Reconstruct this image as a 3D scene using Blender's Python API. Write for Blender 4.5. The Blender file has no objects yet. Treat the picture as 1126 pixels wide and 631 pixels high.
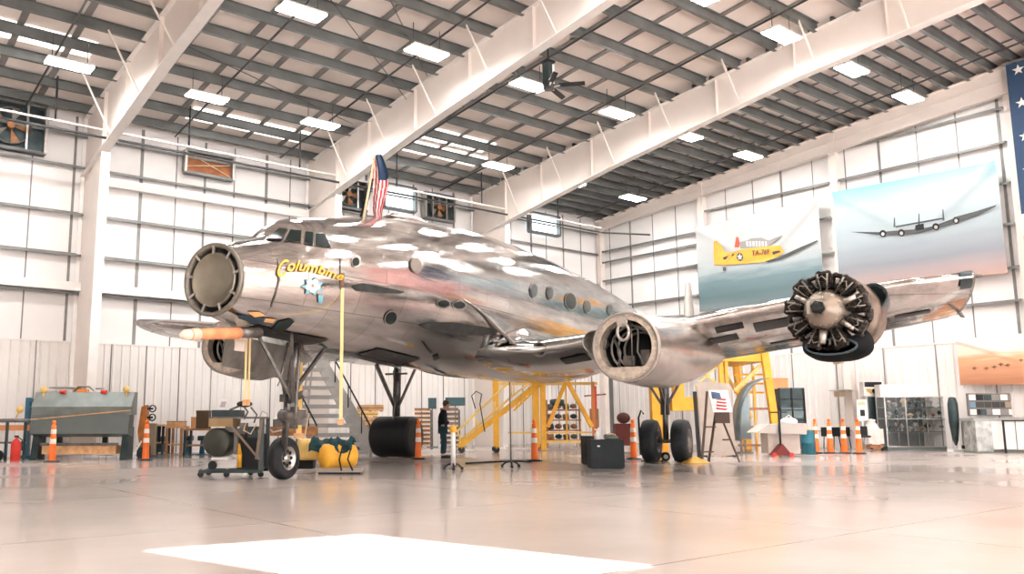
import bpy, bmesh, math, random
from mathutils import Vector, Matrix
PI = math.pi
random.seed(7)
scene = bpy.context.scene
C = scene.collection
# ------------------------------------------------------------------ camera
F_PX, PX0, PY0 = 925.6, 472.5, 331.0
YAW, PIT, ROLL, CAMZ = .6433, .1412, -.0023, 1.15
cam = bpy.data.cameras.new('camera'); camo = bpy.data.objects.new('camera', cam); C.objects.link(camo)
fwd = Vector((math.sin(YAW)*math.cos(PIT), math.cos(YAW)*math.cos(PIT), math.sin(PIT)))
rgt0 = Vector((math.cos(YAW), -math.sin(YAW), 0)); up0 = rgt0.cross(fwd)
# image-plane x = c*x - s*y : roll of the frame
cr, sr = math.cos(ROLL), math.sin(ROLL)
rgt = rgt0*cr + up0*sr; upv = up0*cr - rgt0*sr
m3 = Matrix((rgt, upv, -fwd)).transposed()
camo.matrix_world = Matrix.Translation((0, 0, CAMZ)) @ m3.to_4x4()
cam.sensor_width = 36; cam.lens = F_PX/1126*36
cam.shift_x = (563-PX0)/1126; cam.shift_y = (PY0-315.5)/1126
cam.clip_end = 300; cam.clip_start = .05
scene.camera = camo
CAM = Vector((0, 0, CAMZ))

def ray(px, py):
    dx, dy = (px-PX0)/F_PX, (py-PY0)/F_PX
    return fwd + rgt*dx - upv*dy
def at(px, py, z=0.0):
    "point of the floor (or of a level z) seen at that place of the photograph"
    d = ray(px, py); t = (z-CAMZ)/d.z
    return CAM + d*t
def on_x(px, py, x):
    d = ray(px, py); return CAM + d*(x/d.x)
def on_y(px, py, y):
    d = ray(px, py); return CAM + d*(y/d.y)
def at_depth(px, py, dep):
    return CAM + ray(px, py)*dep
def depth(p): return (Vector(p)-CAM).dot(fwd)

# ------------------------------------------------------------------ materials
MATS = {}
def mat(name, col, rough=.5, metal=0., var=0., vscale=3., bump=0., bscale=30., emit=0., coat=0., alpha=None, trans=0., spec=None):
    if name in MATS: return MATS[name]
    m = bpy.data.materials.new(name); m.use_nodes = True
    nt = m.node_tree; b = nt.nodes['Principled BSDF']
    b.inputs['Base Color'].default_value = (*col, 1); b.inputs['Roughness'].default_value = rough
    b.inputs['Metallic'].default_value = metal
    b.inputs['Specular IOR Level'].default_value = spec if spec is not None else (.5 if metal > .3 or rough < .3 else .28)
    if coat: b.inputs['Coat Weight'].default_value = coat; b.inputs['Coat Roughness'].default_value = .08
    if trans: b.inputs['Transmission Weight'].default_value = trans; b.inputs['IOR'].default_value = 1.1
    if emit:
        b.inputs['Emission Color'].default_value = (*col, 1); b.inputs['Emission Strength'].default_value = emit
    if alpha is not None: b.inputs['Alpha'].default_value = alpha
    tc = nt.nodes.new('ShaderNodeTexCoord')
    n = nt.nodes.new('ShaderNodeTexNoise'); n.inputs['Scale'].default_value = vscale; n.inputs['Detail'].default_value = 5
    nt.links.new(tc.outputs['Object'], n.inputs['Vector'])
    v = var or .06
    r = nt.nodes.new('ShaderNodeValToRGB')
    r.color_ramp.elements[0].position = .3; r.color_ramp.elements[1].position = .7
    r.color_ramp.elements[0].color = (*[c*(1-v) for c in col], 1); r.color_ramp.elements[1].color = (*[min(1, c*(1+v)) for c in col], 1)
    nt.links.new(n.outputs['Fac'], r.inputs['Fac']); nt.links.new(r.outputs['Color'], b.inputs['Base Color'])
    if bump:
        n2 = nt.nodes.new('ShaderNodeTexNoise'); n2.inputs['Scale'].default_value = bscale; n2.inputs['Detail'].default_value = 4
        nt.links.new(tc.outputs['Object'], n2.inputs['Vector'])
        bp = nt.nodes.new('ShaderNodeBump'); bp.inputs['Strength'].default_value = bump; bp.inputs['Distance'].default_value = .05
        nt.links.new(n2.outputs['Fac'], bp.inputs['Height']); nt.links.new(bp.outputs['Normal'], b.inputs['Normal'])
    MATS[name] = m
    return m

wall_white = mat('wall_white', (.82, .80, .785), .7, var=.03, vscale=.6)
liner_white = mat('liner_white', (.78, .745, .715), .55, var=.03, vscale=.8)
steel_cream = mat('steel_cream', (.82, .745, .69), .5, var=.04, vscale=.9)
steel_white = mat('steel_white', (.88, .85, .82), .45, var=.03)
girt_grey = mat('girt_grey', (.20, .205, .20), .5, .3, var=.2, vscale=2)
purlin_grey = mat('purlin_grey', (.155, .165, .162), .42, .4, var=.25, vscale=1.2)
strap_grey = mat('strap_grey', (.23, .225, .215), .5, .2, var=.15)
roof_cream = mat('roof_insulation', (.90, .83, .78), .6, var=.05, vscale=.7, bump=.25, bscale=3)
dark_pipe = mat('dark_pipe', (.06, .06, .062), .4, .3)
white_pipe = mat('white_pipe', (.8, .76, .72), .4)
light_glow = mat('lamp_glow', (1, .98, .96), .5, emit=110)
eave_glow = mat('eave_glow_strip', (1, .97, .93), .5, emit=1.6)
win_glow = mat('window_daylight', (.85, .95, 1), .4, emit=2.6)
teal_dark = mat('teal_dark', (.035, .055, .058), .35, .2, var=.3)
black = mat('black', (.012, .013, .014), .5)
rubber = mat('rubber', (.018, .020, .022), .6, var=.3, vscale=8, bump=.2)
cream = mat('cream_paint', (.7, .55, .36), .5)
yellow = mat('yellow_paint', (.80, .42, .045), .45, var=.12)
yellow_pale = mat('yellow_pale', (.80, .55, .18), .5, var=.1)
strap_yellow = mat('strap_yellow', (.85, .62, .30), .7)
orange = mat('cone_orange', (.95, .20, .04), .45, var=.08)
orange_lt = mat('cone_orange_light', (.95, .33, .07), .45, var=.08)
white = mat('white_paint', (.85, .83, .80), .5)
reflect = mat('reflective_band', (.95, .85, .75), .35)
red = mat('red_paint', (.60, .04, .03), .4, var=.15)
blue = mat('blue_paint', (.04, .13, .20), .4, var=.15)
greyblue = mat('machine_grey', (.22, .25, .24), .4, .3, var=.15)
brown = mat('brown_wood', (.36, .17, .075), .6, var=.3, vscale=6)
wood = mat('light_wood', (.62, .36, .18), .6, var=.25, vscale=6)
olive = mat('olive_primer', (.27, .25, .20), .30, .8, var=.12, vscale=4)
ring_grey = mat('bulkhead_ring', (.20, .185, .155), .4, .5, var=.15, vscale=9)
steel = mat('bare_steel', (.50, .47, .44), .35, .9, var=.15, vscale=6)
dark_steel = mat('dark_steel', (.16, .15, .14), .4, .8, var=.3, vscale=8)
bronze = mat('bronze', (.50, .38, .27), .35, .7, var=.15, vscale=8)
hot_brown = mat('heat_brown', (.25, .13, .08), .4, .7, var=.5, vscale=6)
stair_grey = mat('stair_aluminium', (.28, .265, .25), .45, .2, var=.08)
glassm = mat('clear_glass', (.9, .95, .95), .05, trans=1.)
green_glass = mat('green_tinted_glass', (.10, .16, .15), .1, .2)
win_dark = mat('window_dark', (.012, .020, .019), .3, .0, spec=.2)
skin = mat('skin', (.45, .25, .17), .5)
sweater = mat('black_sweater', (.012, .013, .016), .85)
jeans = mat('dark_jeans', (.02, .055, .065), .8)
hairm = mat('brown_hair', (.05, .03, .02), .7)
paper = mat('paper', (.85, .83, .82), .6)
beige = mat('beige_board', (.42, .36, .31), .6, var=.08)
tealcloth = mat('teal_cloth', (.012, .05, .055), .8, var=.4, vscale=9, bump=.4, bscale=12)
orange_tube = mat('orange_tube', (.72, .30, .14), .6, var=.25, vscale=4)

# ------------------------------------------------------------------ mesh builder
class MB:
    def __init__(s): s.v = []; s.f = []; s.sm = []; s.mi = []; s.m = 0
    def add(s, vs, fs, smooth=False):
        o = len(s.v); s.v += [tuple(v) for v in vs]
        for f in fs: s.f.append([i+o for i in f]); s.sm.append(smooth); s.mi.append(s.m)
        return s
    def box(s, a, b):
        x0, y0, z0 = a; x1, y1, z1 = b
        return s.add([(x0,y0,z0),(x1,y0,z0),(x1,y1,z0),(x0,y1,z0),(x0,y0,z1),(x1,y0,z1),(x1,y1,z1),(x0,y1,z1)],
                     [(0,3,2,1),(4,5,6,7),(0,1,5,4),(1,2,6,5),(2,3,7,6),(3,0,4,7)])
    def cbox(s, c, d): return s.box([c[i]-d[i]/2 for i in range(3)], [c[i]+d[i]/2 for i in range(3)])
    def bar(s, p, q, w, h=None, up=(0,0,1)):
        "square bar from p to q"
        h = h or w; p = Vector(p); q = Vector(q); d = (q-p).normalized(); u = Vector(up)
        if abs(d.dot(u)) > .98: u = Vector((0,1,0))
        r = d.cross(u).normalized()*(w/2); u = r.cross(d).normalized()*(h/2)
        vs = [p-r-u,p+r-u,p+r+u,p-r+u,q-r-u,q+r-u,q+r+u,q-r+u]
        return s.add(vs, [(0,3,2,1),(4,5,6,7),(0,1,5,4),(1,2,6,5),(2,3,7,6),(3,0,4,7)])
    def cyl(s, p, q, r0, r1=None, n=16, caps=True):
        r1 = r0 if r1 is None else r1; p = Vector(p); q = Vector(q); d = (q-p).normalized()
        a = d.orthogonal().normalized(); b = d.cross(a)
        vs = [p+(a*math.cos(2*PI*i/n)+b*math.sin(2*PI*i/n))*r0 for i in range(n)]+[q+(a*math.cos(2*PI*i/n)+b*math.sin(2*PI*i/n))*r1 for i in range(n)]
        s.add(vs, [(i,(i+1)%n,n+(i+1)%n,n+i) for i in range(n)], True)
        if caps:
            if r0 > 1e-4: s.add(vs[:n], [tuple(range(n))[::-1]])
            if r1 > 1e-4: s.add(vs[n:], [tuple(range(n))])
        return s
    def tube(s, pts, r, n=10):
        pts = [Vector(p) for p in pts]
        rings = []; prev = None
        for i, p in enumerate(pts):
            d = (pts[min(i+1, len(pts)-1)]-pts[max(i-1, 0)]).normalized()
            a = d.orthogonal().normalized() if prev is None else (prev-d*prev.dot(d)).normalized()
            prev = a; b = d.cross(a); rr = r[i] if isinstance(r, (list, tuple)) else r
            rings.append([p+(a*math.cos(2*PI*k/n)+b*math.sin(2*PI*k/n))*rr for k in range(n)])
        return s.rings(rings, True)
    def rings(s, rings, caps=False, smooth=True, closed=True):
        n = len(rings[0]); vs = [v for r in rings for v in r]; fs = []
        for i in range(len(rings)-1):
            for k in range(n if closed else n-1):
                k2 = (k+1) % n; fs.append((i*n+k, i*n+k2, (i+1)*n+k2, (i+1)*n+k))
        s.add(vs, fs, smooth)
        if caps: s.add(rings[0], [tuple(range(n))[::-1]]); s.add(rings[-1], [tuple(range(n))])
        return s
    def lathe(s, prof, o=(0,0,0), ax=(0,0,1), n=24, caps=False):
        "prof = (distance along the axis, radius)"
        o = Vector(o); ax = Vector(ax).normalized(); a = ax.orthogonal().normalized(); b = ax.cross(a)
        return s.rings([[o+ax*h+(a*math.cos(2*PI*k/n)+b*math.sin(2*PI*k/n))*r for k in range(n)] for h, r in prof], caps)
    def prism(s, poly, d, smooth=False):
        "poly = 3-D points, d = extrusion vector"
        d = Vector(d); p = [Vector(x) for x in poly]; n = len(p)
        s.add(p+[x+d for x in p], [tuple(range(n))[::-1], tuple(range(n, 2*n))]+[(i,(i+1)%n,n+(i+1)%n,n+i) for i in range(n)], smooth)
        return s
    def sphere(s, c, r, n=16, m=10, sc=(1,1,1)):
        c = Vector(c); rings = []
        for j in range(m+1):
            t = PI*j/m; rings.append([c+Vector((sc[0]*r*max(math.sin(t),1e-3)*math.cos(2*PI*k/n), sc[1]*r*max(math.sin(t),1e-3)*math.sin(2*PI*k/n), -sc[2]*r*math.cos(t))) for k in range(n)])
        return s.rings(rings)
    def build(s, name, m, parent=None, label=None, extra=None, **kw):
        me = bpy.data.meshes.new(name); me.from_pydata(s.v, [], s.f); 
        for p, a, k in zip(me.polygons, s.sm, s.mi): p.use_smooth = a; p.material_index = k
        for mm in (m if isinstance(m, (list, tuple)) else [m]): me.materials.append(mm)
        bm = bmesh.new(); bm.from_mesh(me); bmesh.ops.remove_doubles(bm, verts=bm.verts, dist=1e-5); bmesh.ops.recalc_face_normals(bm, faces=bm.faces); bm.to_mesh(me); bm.free()
        me.update()
        o = bpy.data.objects.new(name, me); C.objects.link(o)
        if parent is not None: o.parent = parent
        if label: o['label'] = label
        for k, v in kw.items(): o[k] = v
        return o

def tag(o, label, cat, group=None, kind=None):
    o['label'] = label; o['category'] = cat
    if group: o['group'] = group
    if kind: o['kind'] = kind
    return o
def thing(name, label, cat, loc=(0,0,0), rotz=0., group=None):
    o = bpy.data.objects.new(name, None); C.objects.link(o); o.location = loc; o.rotation_euler = (0,0,rotz); o.empty_display_size = .1
    return tag(o, label, cat, group)
def struct(name, mb, m, **kw):
    o = mb.build(name, m, **kw); o['kind'] = 'structure'; return o
def dup(root, loc=None, rotz=None, label=None, group=None):
    r = root.copy(); C.objects.link(r)
    if loc is not None: r.location = loc
    if rotz is not None: r.rotation_euler = (0,0,rotz)
    if label: r['label'] = label
    if group: r['group'] = group
    def kids(src, dst):
        for ch in [c for c in bpy.data.objects if c.parent == src]:
            c = ch.copy(); C.objects.link(c); c.parent = dst; kids(ch, c)
    kids(root, r)
    return r
FACE = -YAW    # local x runs across the picture, local y away from the camera

# ------------------------------------------------------------------ hangar shell
X0, BAY, YA, XB, BB = 7.676, 9.047, 30.94, 34.92, 6.626
EV, SL = 12.25, .10
YF, XL = -18., -12.
YR = -6.
def rz(y): return EV+SL*(YA-y) if y > YR else EV+SL*(YA-YR)-SL*(YR-y)

# floor
fm = bpy.data.materials.new('polished_concrete'); fm.use_nodes = True; nt = fm.node_tree; b = nt.nodes['Principled BSDF']
tc = nt.nodes.new('ShaderNodeTexCoord')
n1 = nt.nodes.new('ShaderNodeTexNoise'); n1.inputs['Scale'].default_value = .35; n1.inputs['Detail'].default_value = 8; n1.inputs['Roughness'].default_value = .6
nt.links.new(tc.outputs['Object'], n1.inputs['Vector'])
r1 = nt.nodes.new('ShaderNodeValToRGB'); r1.color_ramp.elements[0].position = .3; r1.color_ramp.elements[1].position = .72
r1.color_ramp.elements[0].color = (.49, .43, .40, 1); r1.color_ramp.elements[1].color = (.60, .53, .495, 1)
nt.links.new(n1.outputs['Fac'], r1.inputs['Fac'])
# saw-cut joints
br = nt.nodes.new('ShaderNodeTexBrick'); br.inputs['Scale'].default_value = 1; br.offset = 0; br.inputs['Mortar Size'].default_value = .012
br.inputs['Brick Width'].default_value = 4.5; br.inputs['Row Height'].default_value = 4.5
br.inputs['Color1'].default_value = (1,1,1,1); br.inputs['Color2'].default_value = (.97,.97,.97,1); br.inputs['Mortar'].default_value = (.55,.5,.47,1)
nt.links.new(tc.outputs['Object'], br.inputs['Vector'])
mx = nt.nodes.new('ShaderNodeMix'); mx.data_type = 'RGBA'; mx.blend_type = 'MULTIPLY'; mx.inputs['Factor'].default_value = 1
nt.links.new(r1.outputs['Color'], mx.inputs['A']); nt.links.new(br.outputs['Color'], mx.inputs['B']); nt.links.new(mx.outputs['Result'], b.inputs['Base Color'])
n2 = nt.nodes.new('ShaderNodeTexNoise'); n2.inputs['Scale'].default_value = .22; n2.inputs['Detail'].default_value = 4
nt.links.new(tc.outputs['Object'], n2.inputs['Vector'])
mr = nt.nodes.new('ShaderNodeMapRange'); b.inputs['IOR'].default_value = 1.75; mr.inputs['To Min'].default_value = .11; mr.inputs['To Max'].default_value = .21
nt.links.new(n2.outputs['Fac'], mr.inputs['Value']); nt.links.new(mr.outputs['Result'], b.inputs['Roughness'])
n3 = nt.nodes.new('ShaderNodeTexNoise'); n3.inputs['Scale'].default_value = 1.6; n3.inputs['Detail'].default_value = 3
nt.links.new(tc.outputs['Object'], n3.inputs['Vector'])
bp = nt.nodes.new('ShaderNodeBump'); bp.inputs['Strength'].default_value = .02; bp.inputs['Distance'].default_value = .05
nt.links.new(n3.outputs['Fac'], bp.inputs['Height']); nt.links.new(bp.outputs['Normal'], b.inputs['Normal'])
struct('floor', MB().box((XL, YF-6, -.2), (XB, YA, 0)), fm)

struct('wall_back', MB().box((XL, YA, 0), (XB+.3, YA+.25, EV+.1)), wall_white)
def gable(x, name):
    ys = [YF, YR, YA]; poly = [(x, YF, 0), (x, YA, 0), (x, YA, rz(YA)), (x, YR, rz(YR)), (x, YF, rz(YF))]
    struct(name, MB().prism(poly, (.25, 0, 0)), wall_white)
gable(XB, 'wall_right'); gable(XL-.25, 'wall_left')
# front wall with the big hangar-door opening behind the camera
HB = 9.0
struct('wall_front', MB().box((XL, YF-.25, HB), (XB, YF, rz(YF))).box((XL, YF-.25, 0), (XL+3, YF, HB)).box((XB-3, YF-.25, 0), (XB, YF, HB)), wall_white)

# roof with an unseen hole added and cut to shape the sun patch
SUND = Vector((-.16, -.60, 1.0))          # towards the sun
P = [Vector((2.67, 7.78, 0)), Vector((4.76, 7.47, 0)), Vector((5.56, 4.52, 0)), Vector((3.47, 4.83, 0))]
hole = []
for p in P:
    t = (EV+SL*(YA-p.y))/(1+SL*SUND.y); q = p+SUND*t; hole.append(q)
me = bpy.data.meshes.new('ceiling'); bm = bmesh.new()
def loop(ps):
    vs = [bm.verts.new(p) for p in ps]
    for i in range(len(vs)): bm.edges.new((vs[i], vs[(i+1) % len(vs)]))
loop([(XL, YR, rz(YR)), (XB+.2, YR, rz(YR)), (XB+.2, YA+.2, rz(YA)), (XL, YA+.2, rz(YA))]); loop(hole)
bmesh.ops.triangle_fill(bm, use_beauty=True, edges=bm.edges)
vs = [bm.verts.new(p) for p in [(XL, YF-.3, rz(YF)), (XB+.2, YF-.3, rz(YF)), (XB+.2, YR, rz(YR)), (XL, YR, rz(YR))]]; bm.faces.new(vs)
bm.to_mesh(me); bm.free(); me.materials.append(roof_cream)
ceil = bpy.data.objects.new('ceiling', me); C.objects.link(ceil); ceil['kind'] = 'structure'

# purlins (Z-section) running along the building
def purlin(y, x0, x1, i):
    z = rz(y)-.02; mb = MB()
    mb.box((x0, y-.005, z-.28), (x1, y+.005, z)); mb.box((x0, y, z-.29), (x1, y+.12, z-.278)); mb.box((x0, y-.085, z-.012), (x1, y, z))
    struct('roof_beam', mb, purlin_grey)
y = YA-.7; i = 0; ypur = []
while y > 0.5: ypur.append(y); y -= 1.42
for k, y in enumerate(ypur):
    purlin(y, XL, X0+2*BAY, k)
y = YA-.7
while y > 3:
    purlin(y, X0+2*BAY, XB, 0); y -= .76
# insulation straps, one every 1.5 m, across the purlins
x = XL+1.2
while x < XB-.5:
    if min(abs(x-(X0+k*BAY)) for k in range(-2, 3)) > .5:
        wd = .20 if x < X0+2*BAY else .09
        mb = MB(); mb.prism([(x, 0, rz(0)-.035), (x+wd, 0, rz(0)-.035), (x+wd, YA, rz(YA)-.035), (x, YA, rz(YA)-.035)], (0, 0, .025))
        struct('trim_strap', mb, strap_grey)
    x += 1.51

# main frames: tapered column + haunched rafter, web and flanges
def frame(X, k):
    w = .11
    # web outline in the plane X: column outside face at the wall, inner face tapering out
    yi0, yi1 = YA-2.25, YA-2.5
    knee_z = rz(YA)-2.15
    web = MB(); t = .02
    web.prism([(X-t, YA-.12, 0), (X-t, yi0, 0), (X-t, yi1-.1, knee_z), (X-t, YA-.12, knee_z)], (2*t, 0, 0))
    fl = MB()
    def flange(p, q, th=.03, wid=.30):
        fl.bar(p, q, wid, th, up=(0, 1, 0))
    flange((X, yi0, 0), (X, yi1-.1, knee_z)); flange((X, YA-.1, 0), (X, YA-.1, rz(YA)-.28))
    struct('column_%d' % k, web, steel_cream)
    struct('column_%d_flange' % k, fl, steel_white)
    raf = MB(); rf = MB()
    ys = [YA-.1, YA-2.65, 22, 14, 6, YR]; dep = [2.15, 1.95, 1.55, 1.30, 1.45, 1.6]
    top = [(y, rz(y)-.28) for y in ys]; bot = [(y, rz(y)-.28-d) for y, d in zip(ys, dep)]
    for a in range(len(ys)-1):
        raf.prism([(X-t, top[a][0], top[a][1]), (X-t, top[a+1][0], top[a+1][1]), (X-t, bot[a+1][0], bot[a+1][1]), (X-t, bot[a][0], bot[a][1])], (2*t, 0, 0))
        for (p, q) in ((top[a], top[a+1]), (bot[a], bot[a+1])):
            rf.bar((X, p[0], p[1]), (X, q[0], q[1]), .34, .035, up=(0, 0, 1))
    # stiffener plates
    for y in [YA-2.6, 26, 23, 20, 17, 14, 11, 8, 5]:
        d = [dd for yy, dd in zip(ys, dep)]
        # interpolate the depth
        for a in range(len(ys)-1):
            if ys[a] >= y >= ys[a+1]:
                f = (ys[a]-y)/(ys[a]-ys[a+1]); dd = dep[a]*(1-f)+dep[a+1]*f
        raf.box((X-.15, y-.008, rz(y)-.28-dd), (X+.15, y+.008, rz(y)-.28))
    struct('beam_rafter_%d' % k, raf, steel_cream); struct('beam_rafter_%d_flange' % k, rf, steel_white)
    # flange braces up to the purlins
    for j, y in enumerate(ypur[2:16:2]):
        for a in range(len(ys)-1):
            if ys[a] >= y >= ys[a+1]:
                f = (ys[a]-y)/(ys[a]-ys[a+1]); dd = dep[a]*(1-f)+dep[a+1]*f
        for s in (-1, 1):
            struct('trim_brace', MB().bar((X+s*.16, y, rz(y)-.26-dd), (X+s*1.15, y, rz(y)-.25), .05, .05), strap_grey if s > 0 else steel_cream)
for k in range(-1, 3): frame(X0+k*BAY, k+2)

# end-wall frame on the right wall
XE = XB-.32
eb = MB()
ys = [YA-.1, 20, 10, 0, YR]
for a in range(len(ys)-1):
    ya, yb = ys[a], ys[a+1]
    da, db = .55+.024*(YA-ya), .55+.024*(YA-yb)
    eb.prism([(XE, ya, rz(ya)-.27), (XE, yb, rz(yb)-.27), (XE, yb, rz(yb)-.27-db), (XE, ya, rz(ya)-.27-da)], (.03, 0, 0))
    for dz in (0, 1):
        za, zb = rz(ya)-.27-da*dz, rz(yb)-.27-db*dz
        eb.bar((XE-.02, ya, za), (XE-.02, yb, zb), .26, .03)
    eb.bar((XE-.03, ya, (rz(ya)-.27)-da*.45), (XE-.03, yb, (rz(yb)-.27)-db*.45), .04, .04)
struct('beam_endwall', eb, steel_cream)
for k in range(0, 6):
    y = YA-.2-k*BB if k else YA-.25
    mb = MB(); zt = rz(y)-.27
    xi = XB-.36 if k else XB-.36
    mb.box((xi, y-.15, 0), (XB-.03, y+.15, zt))
    struct('column_%d' % (k+10), mb, steel_cream)
# girts
gi = 0
def girtA(z, x0, x1, h=.20, m=None):
    mb = MB(); mb.box((x0, YA-.24, z), (x1, YA-.02, z+.012)); mb.box((x0, YA-.245, z-.07), (x1, YA-.235, z+.012)); mb.box((x0, YA-.03, z), (x1, YA-.02, z+.08))
    struct('trim_girt', mb, m or girt_grey)
for z in (10.15, 8.45, 6.97): girtA(z, XL, XB)
girtA(5.62, XL, XB)
for z in (11.3,): girtA(z, XL, XB)
def girtB(z, y0, y1):
    mb = MB(); mb.box((XB-.24, y0, z), (XB-.02, y1, z+.012)); mb.box((XB-.245, y0, z-.08), (XB-.235, y1, z+.012))
    struct('trim_girt', mb, girt_grey)
for k in range(0, 6):
    y1 = YA-k*BB-.35; y0 = YA-(k+1)*BB+.05
    for z in (10.3, 9.7, 8.68, 7.2, 5.6) if k == 0 else (11.25, 9.72, 8.2, 6.6, 5.4):
        girtB(z, y0, y1)
    if k > 0:  girtB(12.55+.0*k, y0, y1)
# top closure girt along the gable, parallel to the roof
for k in range(0, 5):
    y1 = YA-k*BB-.35; y0 = YA-(k+1)*BB+.05
# white box beams on the back wall between the columns
for x0, x1, z in ((X0, X0+BAY, 9.56), (XL, X0+BAY, 5.66), (X0+BAY, X0+2*BAY, 9.6)):
    struct('beam_wall', MB().box((x0+.15, YA-.42, z), (x1-.15, YA-.18, z+.30)), steel_white)
# wall panel seams (tape lines) and upper sheeting joints
sm = MB(); x = XL+.6; j = 0
while x < XB-.4:
    wdt = (.05, .12, .045, .09)[j % 4]
    sm.box((x, YA-.012, 3.92), (x+wdt, YA+.01, EV-.2)); x += 1.12+.25*((j*7) % 3)/2; j += 1
struct('trim_seam_back', sm, strap_grey)
sm = MB(); y = YA-.8; j = 0
while y > -8:
    wdt = (.05, .10, .04)[j % 3]
    sm.box((XB-.012, y, 4.05), (XB+.01, y+wdt, rz(y)-.5)); y -= 1.45; j += 1
struct('trim_seam_right', sm, strap_grey)
# ribbed liner panels, lower wall
def liner(name, along, lim0, lim1, top, fixed):
    mb = MB(); t = lim0; step = .305
    pts = []
    while t < lim1:
        pts += [(t, 0), (t+.22, 0), (t+.24, .025), (t+.285, .025)]; t += step
    rings = []
    for z in (0, top):
        rings.append([((fixed-.06-d) if along == 'y' else p, (fixed-.06-d) if along == 'x' else p, z) for p, d in pts])
    mb.rings(rings, smooth=False, closed=False)
    if along == 'x': mb.box((lim0, fixed-.09, top-.03), (lim1, fixed, top+.02))
    else: mb.box((fixed-.09, lim0, top-.03), (fixed, lim1, top+.02))
    struct(name, mb, liner_white)
liner('wall_back_liner', 'x', XL, XB, 3.9, YA); liner('wall_right_liner', 'y', YF+.2, YA, 4.03, XB)
sm = MB(); x = XL+.9
while x < XB: sm.box((x, YA-.095, .02), (x+.03, YA-.05, 3.9)); x += 1.25
struct('trim_liner_back', sm, strap_grey)
sm = MB(); y = YA-1.2
while y > -8: sm.box((XB-.095, y, .02), (XB-.05, y+.035, 4.0)); y -= 1.95
struct('trim_liner_right', sm, strap_grey)

# overhead runway: bright upper rail and dark lower pipe along the back wall
YC = YA-2.5
struct('beam_crane_runway', MB().box((XL, YC-.04, 10.86), (32.3, YC+.04, 10.92)), white_pipe)
struct('trim_pipe_runway', MB().cyl((XL, YC-.12, 10.56), (32.2, YC-.12, 10.62), .045).cyl((32.2, YC-.12, 10.62), (XB-.4, YC-1.3, 10.6), .045), dark_pipe)
for x in (2., 6.05, 10.55, 15., 19.6, 24.3, 29.2):
    struct('trim_hanger', MB().cyl((x, YC, 10.9), (x, YC, rz(YC)-.1), .035), dark_pipe)
# sprinkler pipes along the rafters
for x, m in ((5.5, dark_pipe), (10.7, dark_pipe), (15.1, dark_pipe), (19.0, dark_pipe), (23.4, dark_pipe), (28.1, dark_pipe), (32.6, dark_pipe)):
    struct('trim_sprinkler_pipe', MB().cyl((x, YA-.6, rz(YA)-.42), (x, 0, rz(0)-.42), .035, n=8), m)
for (a, c) in (((8.2, 24, rz(24)-.3), (16.2, 26.5, rz(26.5)-.3)), ((8.2, 15, rz(15)-.3), (16.4, 22, rz(22)-.3)), ((17.2, 24, rz(24)-.4), (9, 18, rz(18)-.4))):
    struct('trim_cable_brace', MB().cyl(a, c, .014, n=6), dark_pipe)
# added glowing strips standing in for window light on the roof near the eave
for (x0, x1, y0) in ((-2, 6.6, 25.9), (10.8, 15.6, 28.6), (17.6, 23.6, 27.2), (18.6, 22.9, 25.8)):
    struct('added_roof_glow_strip', MB().prism([(x0, y0, rz(y0)-.03), (x1, y0, rz(y0)-.03), (x1, y0+1.0, rz(y0+1.0)-.03), (x0, y0+1.0, rz(y0+1.0)-.03)], (0, 0, .02)), eave_glow)

# ------------------------------------------------------------------ lamps
lm = thing('high_bay_light', 'glowing high bay lamp', 'ceiling light', (0, 0, 0), 0, None)
MB().box((-.66, -.30, .03), (.66, .30, .09)).build('housing', white, lm)
MB().box((-.64, -.27, 0), (.64, -.03, .03)).build('diffuser', light_glow, lm)
MB().box((-.64, .03, 0), (.64, .27, .03)).build('diffuser', light_glow, lm)
for _x in (-.5, .5): MB().cyl((_x, 0, .08), (_x, 0, .85), .012, n=6).build('hanger', dark_pipe, lm)
rows = ((25.6, [1.4, 5.75, 10.05, 14.3, 22.8, 27.2, 31.4]), (19.6, [10.3, 14.6, 18.9, 23.3, 27.5, 31.7]), (13.2, [14.9, 19.35, 23.55, 27.9, 32.05]), (6.5, [-4, 11, 20, 29]), (-1, [-6, 11, 20, 29]))
row_say = {25.6: 'the row of lamps along the back wall eave', 19.6: 'the middle row of lamps under the roof', 13.2: 'the highest row of lamps by the upper edge'}
ordn = ['first', 'second', 'third', 'fourth', 'fifth', 'sixth', 'seventh']
first = True
for y, xs in rows:
    for i, x in enumerate(xs):
        z = rz(y)-1.1
        vis = y > 10 and not (x == 1.4) and not (x == 14.9)
        xv = [q for q in xs if not (q in (1.4, 14.9))] if y > 10 else xs
        if vis: lab = 'glowing lamp, %s in %s' % (ordn[xv.index(x)], row_say[y])
        else: lab = 'glowing ceiling lamp hanging above the camera side of the hangar'
        g = 'ceiling lamps outside the picture' if not vis else 'high bay lamps under the roof'
        if first: lm.location = (x, y, z); lm['label'] = lab; lm['group'] = g; first = False
        else: dup(lm, (x, y, z), 0, lab, g)
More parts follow.
